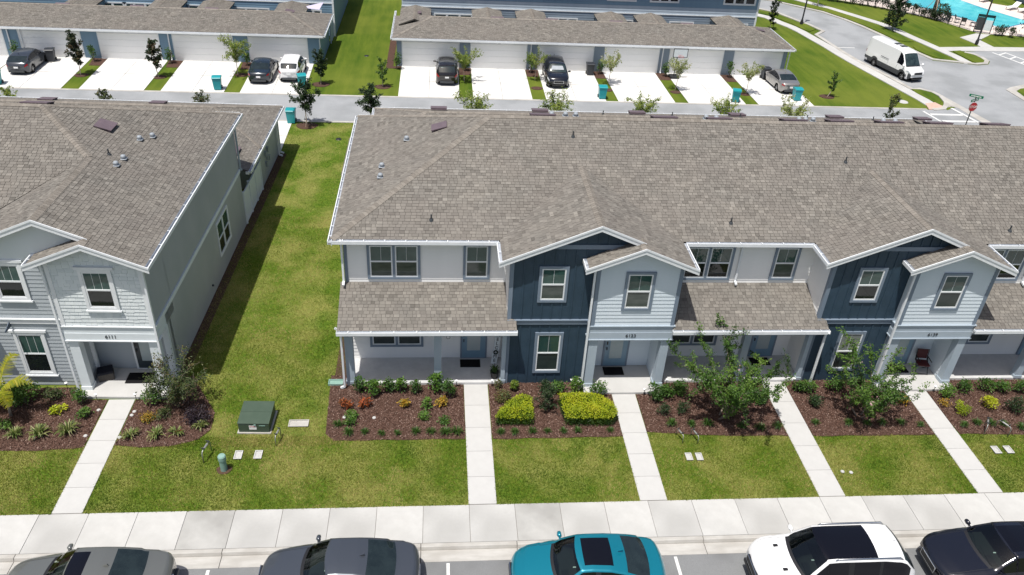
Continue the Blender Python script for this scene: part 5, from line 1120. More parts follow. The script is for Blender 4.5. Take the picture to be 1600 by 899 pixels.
# hedge row along the pool fence
HP = [(40.9, 65.4), (42.1, 64.7), (45, 63.3), (46.7, 61.9), (48.3, 60.5), (49.5, 59.8), (50.3, 58.0)]
def along(pts, step):
    out = []; carry = 0
    for a, b in zip(pts, pts[1:]):
        L_ = math.hypot(b[0]-a[0], b[1]-a[1]); t = carry
        while t < L_: out.append((a[0]+(b[0]-a[0])*t/L_, a[1]+(b[1]-a[1])*t/L_)); t += step
        carry = t-L_
    return out
for i, (x_, y_) in enumerate(along(HP, .8)): shrub(x_, y_, 'dark', ('dark round shrub of the pool fence row, '+(ORD+['twelfth', 'thirteenth', 'fourteenth', 'fifteenth', 'sixteenth', 'seventeenth', 'eighteenth'])[i]+' from the left'), .42, .8, 260, .13, group='hedge shrubs along the pool fence')
shrub(50.9, 58.2, 'dark', 'big dark shrub at the foot of the braced palm by the pool', .8, 1.1, 700, .15)
for i, (x_, y_) in enumerate(((53.95, 53.2), (54.6, 53.0), (55.2, 52.6))): shrub(x_, y_, 'dark', ['dark shrub just right of the pool gate', 'dark shrub second right of the pool gate', 'dark shrub third right of the pool gate'][i], .4, .75, 260, .12)
shrub(57.0, 52.0, 'dark', 'very large dark bush at the right photo edge by the pool', 1.3, 2.0, 1500, .16)
# ------------------------------------------------------------------ vehicles
def carpaint(name, c, metal=.35, rough=.28): return mat(name, (c[0], c[1], c[2]), rough, metal=metal, coat=.8)
CP = dict(grey=carpaint('paint_grey', (.15, .156, .148)), slate=carpaint('paint_dark_slate', (.066, .075, .092)), teal=carpaint('paint_teal', (.006, .21, .29), .4), white=carpaint('paint_white', (.78, .78, .78), 0, .3),
    black=carpaint('paint_black', (.008, .009, .016), .1, .18), navy=carpaint('paint_navy', (.012, .022, .035), .2, .2), hatch=carpaint('paint_graphite', (.045, .052, .065)), silver=carpaint('paint_silver', (.30, .29, .28), .55, .3), brown=carpaint('paint_dark_brown', (.016, .013, .013), .2, .2))
CG = mat('car_glass', (.010, .016, .018), .03, (.020, .030, .032), 2.5, ior=1.6); CGB = mat('car_glass_dark', (.004, .004, .007), .05, ior=1.5)
CGT = bpy.data.materials.new('clear_windshield'); CGT.use_nodes = True
_n = CGT.node_tree.nodes; _l = CGT.node_tree.links; _n.remove(_n['Principled BSDF'])
_t = _n.new('ShaderNodeBsdfTransparent'); _t.inputs[0].default_value = (.55, .66, .62, 1); _g = _n.new('ShaderNodeBsdfGlossy'); _g.inputs['Roughness'].default_value = .03
_f = _n.new('ShaderNodeFresnel'); _f.inputs[0].default_value = 1.75; _m = _n.new('ShaderNodeMixShader')
_l.new(_f.outputs[0], _m.inputs[0]); _l.new(_t.outputs[0], _m.inputs[1]); _l.new(_g.outputs[0], _m.inputs[2]); _l.new(_m.outputs[0], _n['Material Output'].inputs[0])
SEATM = mat('seat_fabric', (.035, .033, .032), .8, (.05, .048, .046), 8); DASH = mat('dashboard', (.018, .018, .018), .6)
CGW = mat('windshield_glass', (.010, .020, .022), .04, (.040, .062, .062), 3.0, ior=1.65)
TY = mat('tyre_rubber', (.012, .012, .012), .85); RM = mat('rim_metal', (.35, .36, .37), .3, metal=.8); LT = mat('headlamp_glass', (.55, .58, .60), .12, metal=.3); RL = mat('tail_lamp_red', (.30, .008, .012), .15); CH_ = mat('chrome', (.6, .62, .64), .15, metal=1)
UB = mat('car_underbody', (.006, .006, .006), .9)
def car(name, label, cat, x, y, heading, sc, paint, L=4.8, W=1.86, H=1.45, kind='sedan', roofglass=None, roofmat=None, rails=False, hoodvents=False, plate=False, sunshade=False, group=None, interior=False):
    """body lofted along its length; +x is the nose"""
    t = thing(name, label, cat, (x, y, 0), heading, group); t.scale = (sc, sc, sc); h2 = L/2; w2 = W/2
    # key profiles: position along length (from the nose, fraction) -> height of the centre line
    if kind == 'sedan': top = [(0, .60), (.02, .70), (.10, .83), (.27, .97), (.285, .99), (.43, H-.02), (.50, H), (.62, H-.03), (.70, H-.10), (.855, 1.10), (.87, 1.08), (.97, 1.03), (1, .92)]; belt = [(0, .60), (.05, .70), (.27, .90), (.5, .93), (.8, .98), (1, .92)]; cowl, wtop, rtop, rbase = .285, .42, .68, .855
    elif kind == 'coupe': top = [(0, .62), (.02, .78), (.10, .95), (.26, 1.06), (.275, 1.08), (.41, H-.02), (.50, H), (.62, H-.03), (.72, H-.13), (.885, 1.20), (.90, 1.18), (.97, 1.13), (1, 1.0)]; belt = [(0, .62), (.05, .76), (.27, .99), (.5, 1.02), (.8, 1.07), (1, 1.0)]; cowl, wtop, rtop, rbase = .275, .405, .73, .885
    elif kind == 'suv': top = [(0, .70), (.02, .90), (.08, 1.03), (.23, 1.12), (.245, 1.14), (.37, H-.03), (.45, H), (.75, H), (.86, H-.06), (.90, H-.14), (.975, 1.18), (.99, 1.10), (1, .9)]; belt = [(0, .70), (.05, .88), (.24, 1.04), (.5, 1.07), (.9, 1.12), (1, .9)]; cowl, wtop, rtop, rbase = .245, .365, .885, .975
    elif kind == 'hatch': top = [(0, .62), (.02, .74), (.10, .88), (.24, 1.0), (.255, 1.02), (.40, H-.02), (.50, H), (.68, H-.04), (.80, H-.14), (.955, 1.05), (.97, 1.02), (1, .85)]; belt = [(0, .62), (.05, .74), (.25, .93), (.5, .96), (.9, 1.03), (1, .85)]; cowl, wtop, rtop, rbase = .255, .39, .80, .955
    else: top = [(0, .78), (.015, .98), (.05, 1.14), (.115, 1.34), (.13, 1.38), (.235, H-.26), (.265, H-.13), (.31, H-.04), (.40, H), (.93, H), (.985, H-.08), (1, H-.35)]; belt = [(0, .80), (.03, 1.05), (.12, 1.20), (.2, 1.25), (1, 1.25)]; cowl, wtop, rtop, rbase = .13, .235, 2, 3
    van = kind == 'van'
    ip = lambda tb, f: float(np.interp(f, [q[0] for q in tb], [q[1] for q in tb]))
    SEAMS = (.335, .535, .72) if not van else (.13, .27, .47)
    marks = sorted(set([q_ for s0 in SEAMS for q_ in (s0-.0014, s0+.0014)]+[0, .006, .02, .045, cowl-.02, cowl, wtop, 1-.04, 1-.015, 1-.004, 1]+([rtop, rbase] if not van else [.30])+[i/58 for i in range(1, 58)]))
    st = [0]
    for m in marks:
        if m-st[-1] > .0055 or m in (1,) or any(abs(m-(s0+.0014)) < 1e-6 for s0 in SEAMS): st.append(m)
        elif any(abs(m-(s0-.0014)) < 1e-6 for s0 in SEAMS): st[-1] = m
    for key in (cowl-.02, cowl, wtop, rtop, rbase):
        if 0 < key < 1:
            j = min(range(len(st)), key=lambda q: abs(st[q]-key)); st[j] = key
    bl = ip(belt, .5); zlow = .24 if not van else .30
    wr_ = .34 if kind in ('sedan', 'coupe', 'hatch') else (.38 if not van else .37)
    fx = (.175 if not van else .14); rx = (.80 if kind != 'sedan' else .79) if not van else .74
    tum = .42 if kind in ('sedan', 'coupe') else .34; tum = .11 if van else tum
    rows = []
    for f in st:
        zt = ip(top, f); zb = min(ip(belt, f), zt-.02); e = abs(2*f-1)
        wf = w2*(1-.20*max(0, (e-.80)/.20)**2.2 - .025*e*e); zl = zlow+(.08*max(0, (e-.93)/.07))
        if f < .02 or f > .98:
            k = (f/.02 if f < .02 else (1-f)/.02); zl += (1-k)*.12; zt -= (1-k)*.05; zb = min(zb, zt-.02)*1.0 - (1-k)*.03; wf *= .93+.07*k
        zarch = zl
        for c in (fx, rx):
            d = (f-c)*L
            if abs(d) < wr_+.05: zarch = max(zarch, wr_*.93+math.sqrt(max(0, (wr_+.05)**2-d*d)))
        gh = max(0, zt-zb-.06)
        ws = wf*.955; rl = ws-.03-tum*gh if gh > .05 else ws*(.90-.3*min(1, gh/.05)*0)
        zr = zb+(zt-zb)*(.90 if gh > .12 else .62)
        zm = zarch+(zb-zarch)*.5; pr = []
        pr.append((wf*.95, zarch)); pr.append((wf*.99, zarch+(zb-zarch)*.22)); pr.append((wf*1.0, zarch+(zb-zarch)*.5)); pr.append((wf*.985, zarch+(zb-zarch)*.80)); pr.append((ws, zb))
        for q in (.07, .5, .93): pr.append((ws+(rl-ws)*q-.0, zb+(zr-zb)*q))
        pr.append((rl, zr))
        for q in (.10, .116, .27, .47, .72, 1.0): pr.append((rl*(1-q), zr+(zt-zr)*(1-(1-q)**2.4)))
        bow = (.20 if f < .08 else .20*max(0, 1-(f-.08)/.5)+.0) if f < .5 else (-.14 if f > .92 else -.14*max(0, (f-.5)/.42))
        if cowl-.03 < f < wtop+.01 and not van: bow = .19
        if van: bow = .16 if f < .03 else (.14 if f < .22 else (.14*max(0, 1-(f-.22)/.3)))
        xx = h2-f*L
        rows.append([(xx-bow*(yv/w2)**2*(w2/.93), yv, zv) for yv, zv in pr])
    nr = len(rows[0]); V = []; n = len(rows)
    idx = {}
    for i, r in enumerate(rows):
        for j, p in enumerate(r):
            idx[(i, j, 0)] = len(V); V.append(p)
            if j < nr-1: idx[(i, j, 1)] = len(V); V.append((p[0], -p[1], p[2]))
            else: idx[(i, j, 1)] = idx[(i, j, 0)]
    G = {}
    bp = .5 if not van else 9
    for i in range(n-1):
        f = (st[i]+st[i+1])/2; gh = ip(top, f)-ip(belt, f)
        for j in range(nr-1):
            part = 'body'
            if cowl <= f < wtop and (j > 8): part = 'windshield'
            if j > 8 and cowl-.02 <= f < cowl: part = 'cowl'
            if j > 8 and rtop <= f < rbase: part = 'rear_window'
            if roofglass and j > (9 if roofglass[2] > 1 else 10) and roofglass[0] <= f < roofglass[1]: part = 'sunroof'
            if roofmat and j > 8 and wtop <= f < rtop and part == 'body': part = 'roof_panel'
            if 5 <= j <= 6 and gh > .17 and not van and cowl+.03 < f < rbase-.05:
                part = 'side_window'
                if abs(f-.535) < .010 or (abs(f-.735) < .009): part = 'pillar'
            if van and 5 <= j <= 6 and .165 < f < .285: part = 'side_window'
            if 1 <= j <= 4 and any(abs(f-s0) < .0013 for s0 in SEAMS) and part == 'body': part = 'seam'
            if j == 9 and part == 'body' and .04 < f < cowl-.02 and not van: part = 'seam'
            if j == 0 and .1 < f < .9: part = 'sill'
            if van and j == 1 and f > .06: part = 'sill'
            if van and f < .035 and j <= 3: part = 'sill'
            if .012 < f < .085 and j in (3,) and not van: part = 'headlight'
            if van and .02 < f < .075 and j == 3: part = 'headlight'
            if f > .955 and j in ((3,) if kind in ('sedan', 'coupe') else (3, 4)): part = 'tail_light'
            if kind == 'suv' and f > .93 and j == 3: part = 'tail_light'
            for sd in (0, 1):
                a, b, c, d = idx[(i, j, sd)], idx[(i, j+1, sd)], idx[(i+1, j+1, sd)], idx[(i+1, j, sd)]
                q = (a, d, c, b) if sd == 0 else (a, b, c, d)
                q = tuple(dict.fromkeys(q)); key = part if part in ('body', 'windshield', 'cowl', 'rear_window', 'sunroof', 'roof_panel') else (part, sd)
                if part == 'side_window': key = (part, sd, 0 if f < .535 else (1 if f < .735 else 2))
                G.setdefault(key, []).append(q)
    for i in (0, n-1):   # end caps as strips between left and right
        for j in range(nr-1):
            a, b, c, d = idx[(i, j, 0)], idx[(i, j+1, 0)], idx[(i, j+1, 1)], idx[(i, j, 1)]
            q = (a, b, c, d) if i == 0 else (a, d, c, b); q = tuple(dict.fromkeys(q))
            if len(q) > 2: G.setdefault('body', []).append(q)
    mt = dict(seam=M['black'], body=paint, windshield=CGT if interior else CGW, cowl=M['black'], rear_window=CG, sunroof=CGB, roof_panel=roofmat or paint, side_window=CGB, pillar=M['black'], sill=M['darkgrey'] if kind in ('suv', 'coupe', 'van') else paint, headlight=LT, tail_light=RL)
    for key, fs in G.items():
        nm = key if isinstance(key, str) else key[0]
        used = sorted(set(v for f_ in fs for v in f_)); mp = {v: k for k, v in enumerate(used)}
        mb = MB(); mb.add([V[v] for v in used], [tuple(mp[v] for v in f_) for f_ in fs]); o = mb.build(nm, mt[nm], t, smooth=True)
    MB().box(-h2+.25, h2-.3, -w2*.84, w2*.84, .20, .62).build('underbody', UB, t)
    if interior:
        xc = h2-cowl*L-.12; zc = ip(belt, cowl)
        dh = MB().box(xc-.55, xc-.02, -w2*.80, w2*.80, zc-.30, zc-.07).build('dashboard', DASH, t)
        MB().box(xc-.30, xc-.10, w2*.18, w2*.60, zc-.068, zc-.02).build('instrument_hood', M['black'], dh)
        MB().box(-h2+.9, xc-.56, -w2*.80, w2*.80, .40, .50).build('cabin_floor', UB, t)
        sw_ = MB().lathe([(.155+.014*math.cos(a), .014*math.sin(a)) for a in [6.283*k/6 for k in range(7)]], n=18, axis='x').bar((0, -.15, 0), (0, .15, 0), .03, .03).build('steering_wheel', M['black'], t, (xc-.62, w2*.40, zc-.08)); sw_.rotation_euler = (0, -.45, 0)
        for sy in (.42, -.42):
            se = MB().box(xc-1.42, xc-.95, sy*w2-.24, sy*w2+.24, .50, .62).build('seat', SEATM, t)
            MB().prism([(xc-1.42, sy*w2-.23, .60), (xc-1.28, sy*w2-.23, .60), (xc-1.42, sy*w2-.21, 1.10), (xc-1.54, sy*w2-.21, 1.10)], (0, .44, 0)).build('backrest', SEATM, se)
            MB().box(xc-1.56, xc-1.47, sy*w2-.12, sy*w2+.12, 1.14, 1.30).build('headrest', SEATM, se)
        MB().box(xc-.10-.45, xc-.46, .05, .09, zc-.065, zc-.055).build('parking_permit', M['sign_white'], t)
    # wheels
    for sx, f in ((1, fx), (-1, rx)):
        for sy in (1, -1):
            xx = h2-f*L; yy = sy*(w2-.13); tw = .11
            prof = [(wr_*.62, -tw), (wr_*.92, -tw), (wr_, -tw*.7), (wr_, tw*.7), (wr_*.92, tw), (wr_*.62, tw), (wr_*.62, -tw)]
            wq = MB().lathe(prof, n=22, axis='y').build('wheel', TY, t, (xx, yy, wr_), smooth=False)
            r_ = MB().lathe([(wr_*.64, -.02), (wr_*.64, sy*.09), (wr_*.58, sy*.09), (wr_*.56, sy*.04)], n=22, axis='y')
            for k in range(5):
                a = 6.283*k/5; r_.bar((0, sy*.07, 0), (wr_*.6*math.cos(a), sy*.08, wr_*.6*math.sin(a)), .05, .02, up=(0, 1, 0))
            r_.lathe([(0, sy*.085), (.05, sy*.085), (.05, sy*.05)], n=10, axis='y'); r_.build('rim', RM, wq)
            MB().lathe([(0, sy*.01), (wr_*.6, sy*.01), (wr_*.6, -sy*.05), (0, -sy*.05)], n=20, axis='y').build('brake_disc', UB, wq)
    # mirrors
    fm = cowl+.05 if not van else .135; zm_ = ip(belt, fm)+.06
    for sy in (1, -1):
        mb = MB(); yy = w2*.97; mz = zm_+(.12 if van else 0); hh = .14 if van else .075
        pts = [(h2-fm*L-.10, sy*(yy+.03), mz), (h2-fm*L-.06, sy*(yy+.10), mz+.01), (h2-fm*L-.07, sy*(yy+.19), mz), (h2-fm*L-.10, sy*(yy+.23), mz-.01)]
        mb.tube(pts, [.045, hh, hh*.95, .04], 10); mb.box(h2-fm*L-.10, h2-fm*L-.04, min(sy*yy*.93, sy*(yy+.06)), max(sy*yy*.93, sy*(yy+.06)), mz-.05, mz-.01)
        mb.build('mirror', paint if kind != 'suv' or paint != CP['white'] else paint, t, smooth=True)
    # nose and tail details
    gz = ip(belt, .03); gl = MB(); xg = h2-.005
    gl.box(xg-.06, xg+.012, -w2*.42, w2*.42, gz-.28, gz-.06)
    go = gl.build('grille', M['black'], t)
    gr = MB().ring(-w2*.43, w2*.43, gz-.29, gz-.05, .02, 0, .02); gr.build('grille_frame', CH_, go, (xg+.015, 0, 0), R90)
    MB().box(h2-.10, h2+.004, -w2*.55, w2*.55, .30, .42).build('lower_intake', M['black'], t)
    if plate or True: MB().box(-h2-.016, -h2+.05, -.16, .16, .62 if kind != 'suv' else .72, .74 if kind != 'suv' else .84).build('number_plate', M['sign_white'], t)
    MB().box(-h2-.012, -h2+.12, -w2*.62, w2*.62, .30, .46).build('rear_bumper_insert', M['darkgrey'], t)
    if not van:
        MB().prism([(h2-(rtop-.05)*L, -.012, H-.035), (h2-(rtop-.05)*L-.16, -.02, H-.045), (h2-(rtop-.05)*L-.14, 0, H+.035)], (0, .03, 0)).build('antenna_fin', paint, t)
        for sy in (1, -1):
            for f in (.455, .655):
                MB().bar((h2-f*L, sy*w2*.995, ip(belt, f)-.10), (h2-f*L-.18, sy*w2*.995, ip(belt, f)-.095), .03, .025).build('door_handle', paint, t)
        wz = lambda q: ip(top, q)
        wp = MB()
        for y0_, y1_ in ((.55, -.05), (-.10, -.62)):
            wp.tube([(h2-cowl*L-.03-.19*y0_*y0_, y0_*w2, wz(cowl)-.02), (h2-(cowl+.02)*L-.03-.19*y1_*y1_, y1_*w2, wz(cowl+.02)-.005)], .008, 5)
        wo = wp.build('wiper', M['black'], t); wo['kind'] = 'stuff'
        sh_ = MB()
        for sy in (.42, -.42): sh_.box(h2-.47*L-.0, h2-.47*L+.14, sy*w2*.9-.1, sy*w2*.9+.1, .9, 1.15)
    if rails:
        for sy in (1, -1):
            f0, f1 = wtop+.06, rtop-.03; y_ = (w2*.955-.03-tum*(H-bl-.06))*.97
            MB().tube([(h2-f0*L, sy*y_, H-.10), (h2-f0*L-.10, sy*y_, H-.015), (h2-f1*L+.10, sy*y_, H-.015), (h2-f1*L, sy*y_, H-.11)], .022, 7).build('roof_rail', CH_ if rails == 1 else M['black'], t, smooth=True)
    if hoodvents:
        for sy in (1, -1): MB().box(h2-.165*L-.07, h2-.165*L+.07, sy*.44-.045, sy*.44+.045, ip(top, .165)-.06, ip(top, .165)+.008).build('hood_vent', M['black'], t)
    if sunshade:
        MB().prism([(h2-(cowl+.03)*L, -.55, ip(top, cowl+.03)+.012), (h2-(cowl+.03)*L, .55, ip(top, cowl+.03)+.012), (h2-(wtop-.03)*L, .45, ip(top, wtop-.03)+.012), (h2-(wtop-.03)*L, -.45, ip(top, wtop-.03)+.012)], (0, 0, .004)).build('sunshade', M['vent_metal'], t)
    if van:
        for xx in (.55, -.25): MB().box(xx-.22, xx+.22, -.30, .30, H-.01, H+.035).build('roof_hatch', M['darkgrey'], t)
        MB().box(-.9, .2, w2*.99, w2*1.005, 1.28, 1.33).box(-.9, .2, -w2*1.005, -w2*.99, 1.28, 1.33).build('door_track', M['darkgrey'], t)
    return t
PI = math.pi
car('parked_car', 'grey sedan with a dark sunroof parked at the kerb, leftmost in the street', 'car', -11.52, -9.02, PI, 1, CP['grey'], L=4.75, W=1.84, H=1.44, kind='sedan', roofglass=(.435, .535, 1), interior=True)
car('parked_car', 'dark slate sedan without sunroof parked second from the left at the kerb', 'car', -4.40, -8.92, PI, 1, CP['slate'], L=4.68, W=1.83, H=1.45, kind='sedan', interior=True)
car('parked_car', 'bright teal coupe style car with black sunroof parked at the kerb', 'car', 2.93, -9.12, PI, 1, CP['teal'], L=4.62, W=1.90, H=1.58, kind='coupe', roofglass=(.455, .63, 1), interior=True)
car('parked_suv', 'white SUV with black panoramic roof and roof rails parked at the kerb', 'SUV', 10.48, -9.16, PI, 1, CP['white'], L=4.92, W=1.95, H=1.76, kind='suv', roofglass=(.37, .70, 2), rails=1, hoodvents=True, interior=True)
car('parked_car', 'black sedan with chrome grille parked at the kerb, rightmost in the street', 'car', 16.35, -8.98, PI, 1, CP['black'], L=5.0, W=1.90, H=1.45, kind='sedan', roofglass=(.43, .66, 1), interior=True)
F = .9
car('parked_car', 'dark grey hatchback parked in the far left driveway beside a black bin', 'car', -31.35, 36.55, PI/2, F, CP['hatch'], L=4.5, W=1.80, H=1.48, kind='hatch')
car('parked_car', 'dark navy sedan parked beside the white hatchback at the left garages', 'car', -14.45, 35.95, PI/2, F, CP['navy'], L=4.75, W=1.84, H=1.46, kind='sedan')
car('parked_suv', 'white compact SUV parked beside the navy sedan at the left garages', 'SUV', -12.38, 36.3, PI/2, F, CP['white'], L=4.3, W=1.80, H=1.62, kind='suv')
car('parked_suv', 'black brown SUV with silver roof rails parked rear out at the first right garage', 'SUV', -.88, 36.55, PI/2, F, CP['brown'], L=4.6, W=1.86, H=1.68, kind='suv', rails=1)
car('parked_suv', 'dark blue black SUV facing the alley with a silver windshield shade', 'SUV', 7.5, 36.55, -PI/2, F, CP['black'], L=4.75, W=1.90, H=1.70, kind='suv', sunshade=True)
car('parked_car', 'silver sedan parked in the last right driveway by a teal bin', 'car', 25.55, 36.6, PI/2+.05, F, CP['silver'], L=4.8, W=1.84, H=1.44, kind='sedan')
car('delivery_van', 'white high roof delivery van with black lower trim on the curved street', 'van', 37.15, 41.05, -PI/2+.22, .87, CP['white'], L=6.9, W=2.02, H=2.62, kind='van')

# ------------------------------------------------------------------ porch things
def mat_(x, y, lab, w=.82, d=.5, g=None): tag(MB().box(-w/2, w/2, -d/2, d/2, 0, .014).ring(-w/2-.01, w/2+.01, 0, .001, .01, 0, .001).build('door_mat', M['mat_black'], None, (x, y, .122)), lab, 'door mat')
mat_(-.22, 1.48, 'black doormat before the blue door on the long white porch'); mat_(5.62, .92, 'black doormat at the 6123 door'); mat_(5.62+12.19, .92, 'black doormat beside the red folding chair', .85); mat_(-13.0, .72, 'large black doormat at the 6111 door', .95, .62)
mat_(12.0, 1.48, 'black doormat on the second white porch half hidden by the crape myrtle')
ws_ = thing('welcome_sign', 'tall white leaning board sign reading WELCOME beside the first porch pillar', 'sign', (.74, 1.45, .125), 0); ws_.rotation_euler = (math.radians(-9), math.radians(7), 0)
MB().box(-.12, .12, -.012, .012, 0, 1.45).build('board', M['column_w'], ws_)
for k, chh in enumerate('WELC ME'):
    if chh != ' ': o = link('letter', text_mesh(chh, .20, .004, M['black'], 'letter'), ws_, (0, -.018, 1.33-.195*k)); o.rotation_euler = (R90, 0, 0)
MB().lathe([(.075+.028*math.cos(a), .028*math.sin(a)) for a in [6.283*i/8 for i in range(9)]], n=16, axis='y').build('wreath', LF['dark'], ws_, (0, -.04, 1.33-.195*4))
pp = thing('potted_plant', 'black pot with a dark spiky plant at the right end of the first porch', 'potted plant', (.72, .60, .122))
MB().lathe([(.0, 0), (.13, 0), (.17, .25), (.18, .30), (.15, .30), (.14, .26), (0, .26)], n=18).build('pot', M['black'], pp, smooth=False); link('blades', blade_tuft('tuft', 1, .30, .38, 34, .035), pp, (0, 0, .25))
oc = thing('wicker_ottoman', 'grey wicker seat box with dark cushion on the 6111 porch', 'seat', (-14.25, .78, .11), .35)
MB().box(-.27, .27, -.22, .22, 0, .30).build('base', M['wicker'], oc); MB().box(-.27, .27, -.22, .22, .302, .40).build('cushion', M['cushion'], oc)
fc = thing('folding_chair', 'dark red folding chair on the 6139 porch', 'chair', (18.75, .78, .11), -.12)
MB().box(-.24, .24, -.22, .22, .42, .45).build('seat', M['wood_red'], fc); b_ = MB().box(-.22, .22, -.012, .012, 0, .42).build('backrest', M['wood_red'], fc, (0, .24, .52)); b_.rotation_euler = (-.18, 0, 0)
for sx in (-.24, .24): MB().bar((sx, -.24, 0), (sx, .22, .62), .025, .025).build('leg', M['black'], fc); MB().bar((sx, .26, 0), (sx, -.20, .43), .025, .025).build('leg', M['black'], fc); MB().bar((sx, -.2, .64), (sx, .26, .64), .035, .02).build('armrest', M['black'], fc); MB().bar((sx, .2, .45), (sx, .30, .95), .025, .025).build('back_post', M['black'], fc)
MB().bar((-.24, -.23, .03), (.24, -.23, .03), .02, .02).build('stretcher', M['black'], fc)
wn_ = thing('ring_wreath', 'small round ring decoration on the white wall left of the porch door', 'wall decoration', (-1.12, 1.755, 1.25))
MB().lathe([(.075+.012*math.cos(a), .012*math.sin(a)) for a in [6.283*i/6 for i in range(7)]], n=14, axis='y').build('ring', M['darkgrey'], wn_); MB().box(-.12, .12, -.004, .004, -.14, .14).build('backing_card', M['lap_white'], wn_)
tag(MB().prism([(-.28, -.15, 0), (.28, -.15, 0), (.28, .15, 0), (-.28, .15, 0)], (0, 0, .04)).box(-.28, -.25, -.15, .15, .041, .09).box(-.25, .28, .12, .15, .041, .09).box(-.25, .28, -.15, -.12, .041, .09).build('splash_block', M['ped_green'], None, (-5.52, .42, .02)), 'green plastic splash block under the left porch downspout', 'splash block')

# ------------------------------------------------------------------ small garden things
pl = thing('path_light', 'black solar stake light by the left front corner of house 6111', 'path light', (-15.49, .18, .02), 0, 'solar stake lights')
MB().tube([(0, 0, 0), (0, 0, .30)], .012, 6).build('stake', M['black'], pl); MB().lathe([(0, .36), (.055, .35), (.06, .33), (.0, .325)], n=12).build('cap', M['sign_white'], pl); MB().lathe([(.035, .28), (.04, .324)], n=12).build('lens', M['darkgrey'], pl)
for x_, y_, lb_ in ((-14.19, -.50, 'solar stake light on the left side of the 6111 entry slab'), (-12.78, -.50, 'solar stake light on the right side of the 6111 entry slab'), (-.80, .12, 'solar stake light left of the first walk at the porch edge'), (.60, .12, 'solar stake light right of the first walk at the porch edge'),
    (3.77, .12, 'solar stake light under the lower window of the first navy wall'), (6.60, -.50, 'solar stake light right of the walk at 6123'), (7.64, .08, 'solar stake light at the left corner of the second porch'), (12.95, .08, 'solar stake light right of the third walk'), (18.71, -.50, 'solar stake light nearest the red folding chair porch')):
    c = copy_tree(pl); c.location = (x_, y_, .02); c['label'] = lb_
ub = thing('utility_box', 'dark green transformer cabinet with a white label on the side lawn', 'utility box', (-8.12, -1.76, 0), math.radians(-2))
MB().box(-.60, .60, -.60, .62, 0, .05).build('pad', M['curb'], ub)
MB().prism([(-.54, -.54, .051), (-.54, .54, .051), (-.54, .54, .52), (-.54, -.50, .44), (-.54, -.54, .40)], (1.08, 0, 0)).build('cabinet', M['box_green'], ub)
MB().prism([(-.56, -.55, .445), (-.56, .02, .495), (-.56, .02, .525), (-.56, -.55, .47)], (1.12, 0, 0)).prism([(-.56, .03, .492), (-.56, .56, .535), (-.56, .56, .565), (-.56, .03, .522)], (1.12, 0, 0)).build('lid', M['box_green'], ub)
MB().box(-.16, .10, -.548, -.542, .18, .36).build('label_plate', M['sign_white'], ub); MB().box(.02, .09, -.57, -.55, .38, .43).box(.2, .42, -.552, -.545, .35, .385).build('latch', M['ped_green'], ub)
wl = text_mesh('DANGER', .055, .002, M['red'], 'label_text'); o = link('label_text', wl, ub, (-.03, -.552, .32)); o.rotation_euler = (R90, 0, 0)
tag(MB().lathe([(.0, 0), (.17, 0), (.15, .02), (.115, .03), (.115, .50), (.135, .51), (.135, .66), (.11, .70), (0, .71)], n=20).build('cable_pedestal', M['ped_green'], None, (-8.82, -4.10, 0), smooth=False), 'pale green cylindrical cable pedestal in the front lawn', 'utility pedestal')
ring(-8.82, -4.1, .26, 'bare_soil')
bf = thing('backflow_preventer', 'tall grey backflow pipe loop near the green pedestal', 'water pipe', (-9.52, -3.45, 0), 1.35, 'backflow pipes')
MB().tube([(-.30, 0, 0), (-.30, 0, .42), (-.24, 0, .50), (.24, 0, .50), (.30, 0, .42), (.30, 0, 0)], .019, 9).build('pipe', M['steel'], bf, smooth=True)
MB().tube([(-.12, 0, .50), (.12, 0, .50)], .04, 10).build('valve_body', M['steel'], bf)
for sx in (-.18, .18): MB().box(sx-.01, sx+.01, -.07, .07, .56, .60).box(sx-.012, sx+.012, -.012, .012, .50, .56).build('valve_handle', M['darkgrey'], bf)
for x_, y_, s_, lb_, r_ in ((-7.22, -2.72, .85, 'grey backflow pipe between the green cabinet and the porch bed', 1.4), (7.42, -2.95, .75, 'left of two grey backflow pipes by the walk right of 6123', 1.9), (7.98, -3.0, .75, 'right of two grey backflow pipes by the walk right of 6123', 1.9),
    (19.62, -2.72, .9, 'left of two pipe loops at the lawn edge by the right border', 1.0), (20.25, -2.85, .9, 'right of two pipe loops at the lawn edge by the right border', 2.0)):
    c = copy_tree(bf); c.location = (x_, y_, 0); c.scale = (s_, s_, s_); c.rotation_euler = (0, 0, r_); c['label'] = lb_
for i, (x_, y_, w_, h_, lb_) in enumerate(((-8.48, -3.43, .27, .40, 'left of two small concrete meter lids near the pedestal'), (-7.80, -3.43, .27, .40, 'right of two small concrete meter lids near the pedestal'), (7.55, -3.89, .24, .36, 'left of two meter lids in the lawn right of 6123'), (7.93, -3.90, .24, .36, 'right of two meter lids in the lawn right of 6123'),
    (19.44, -3.82, .27, .38, 'left of two meter lids near the right photo edge'), (19.94, -3.82, .27, .38, 'right of two meter lids near the right photo edge'), (-6.63, -1.86, .72, .36, 'wide weathered concrete slab lid left of the porch bed'))):
    t = thing('meter_lid', lb_, 'meter lid', (x_, y_, 0)); MB().ring(-w_/2, w_/2, -h_/2, h_/2, .035, 0, .02).build('rim', M['concrete_new'] if i < 6 else M['curb'], t, (0, 0, .045)).rotation_euler = (R90, 0, 0)
    MB().box(-w_/2+.036, w_/2-.036, -h_/2+.036, h_/2-.036, 0, .040).build('lid', M['concrete_new'] if i < 6 else M['curb'], t)
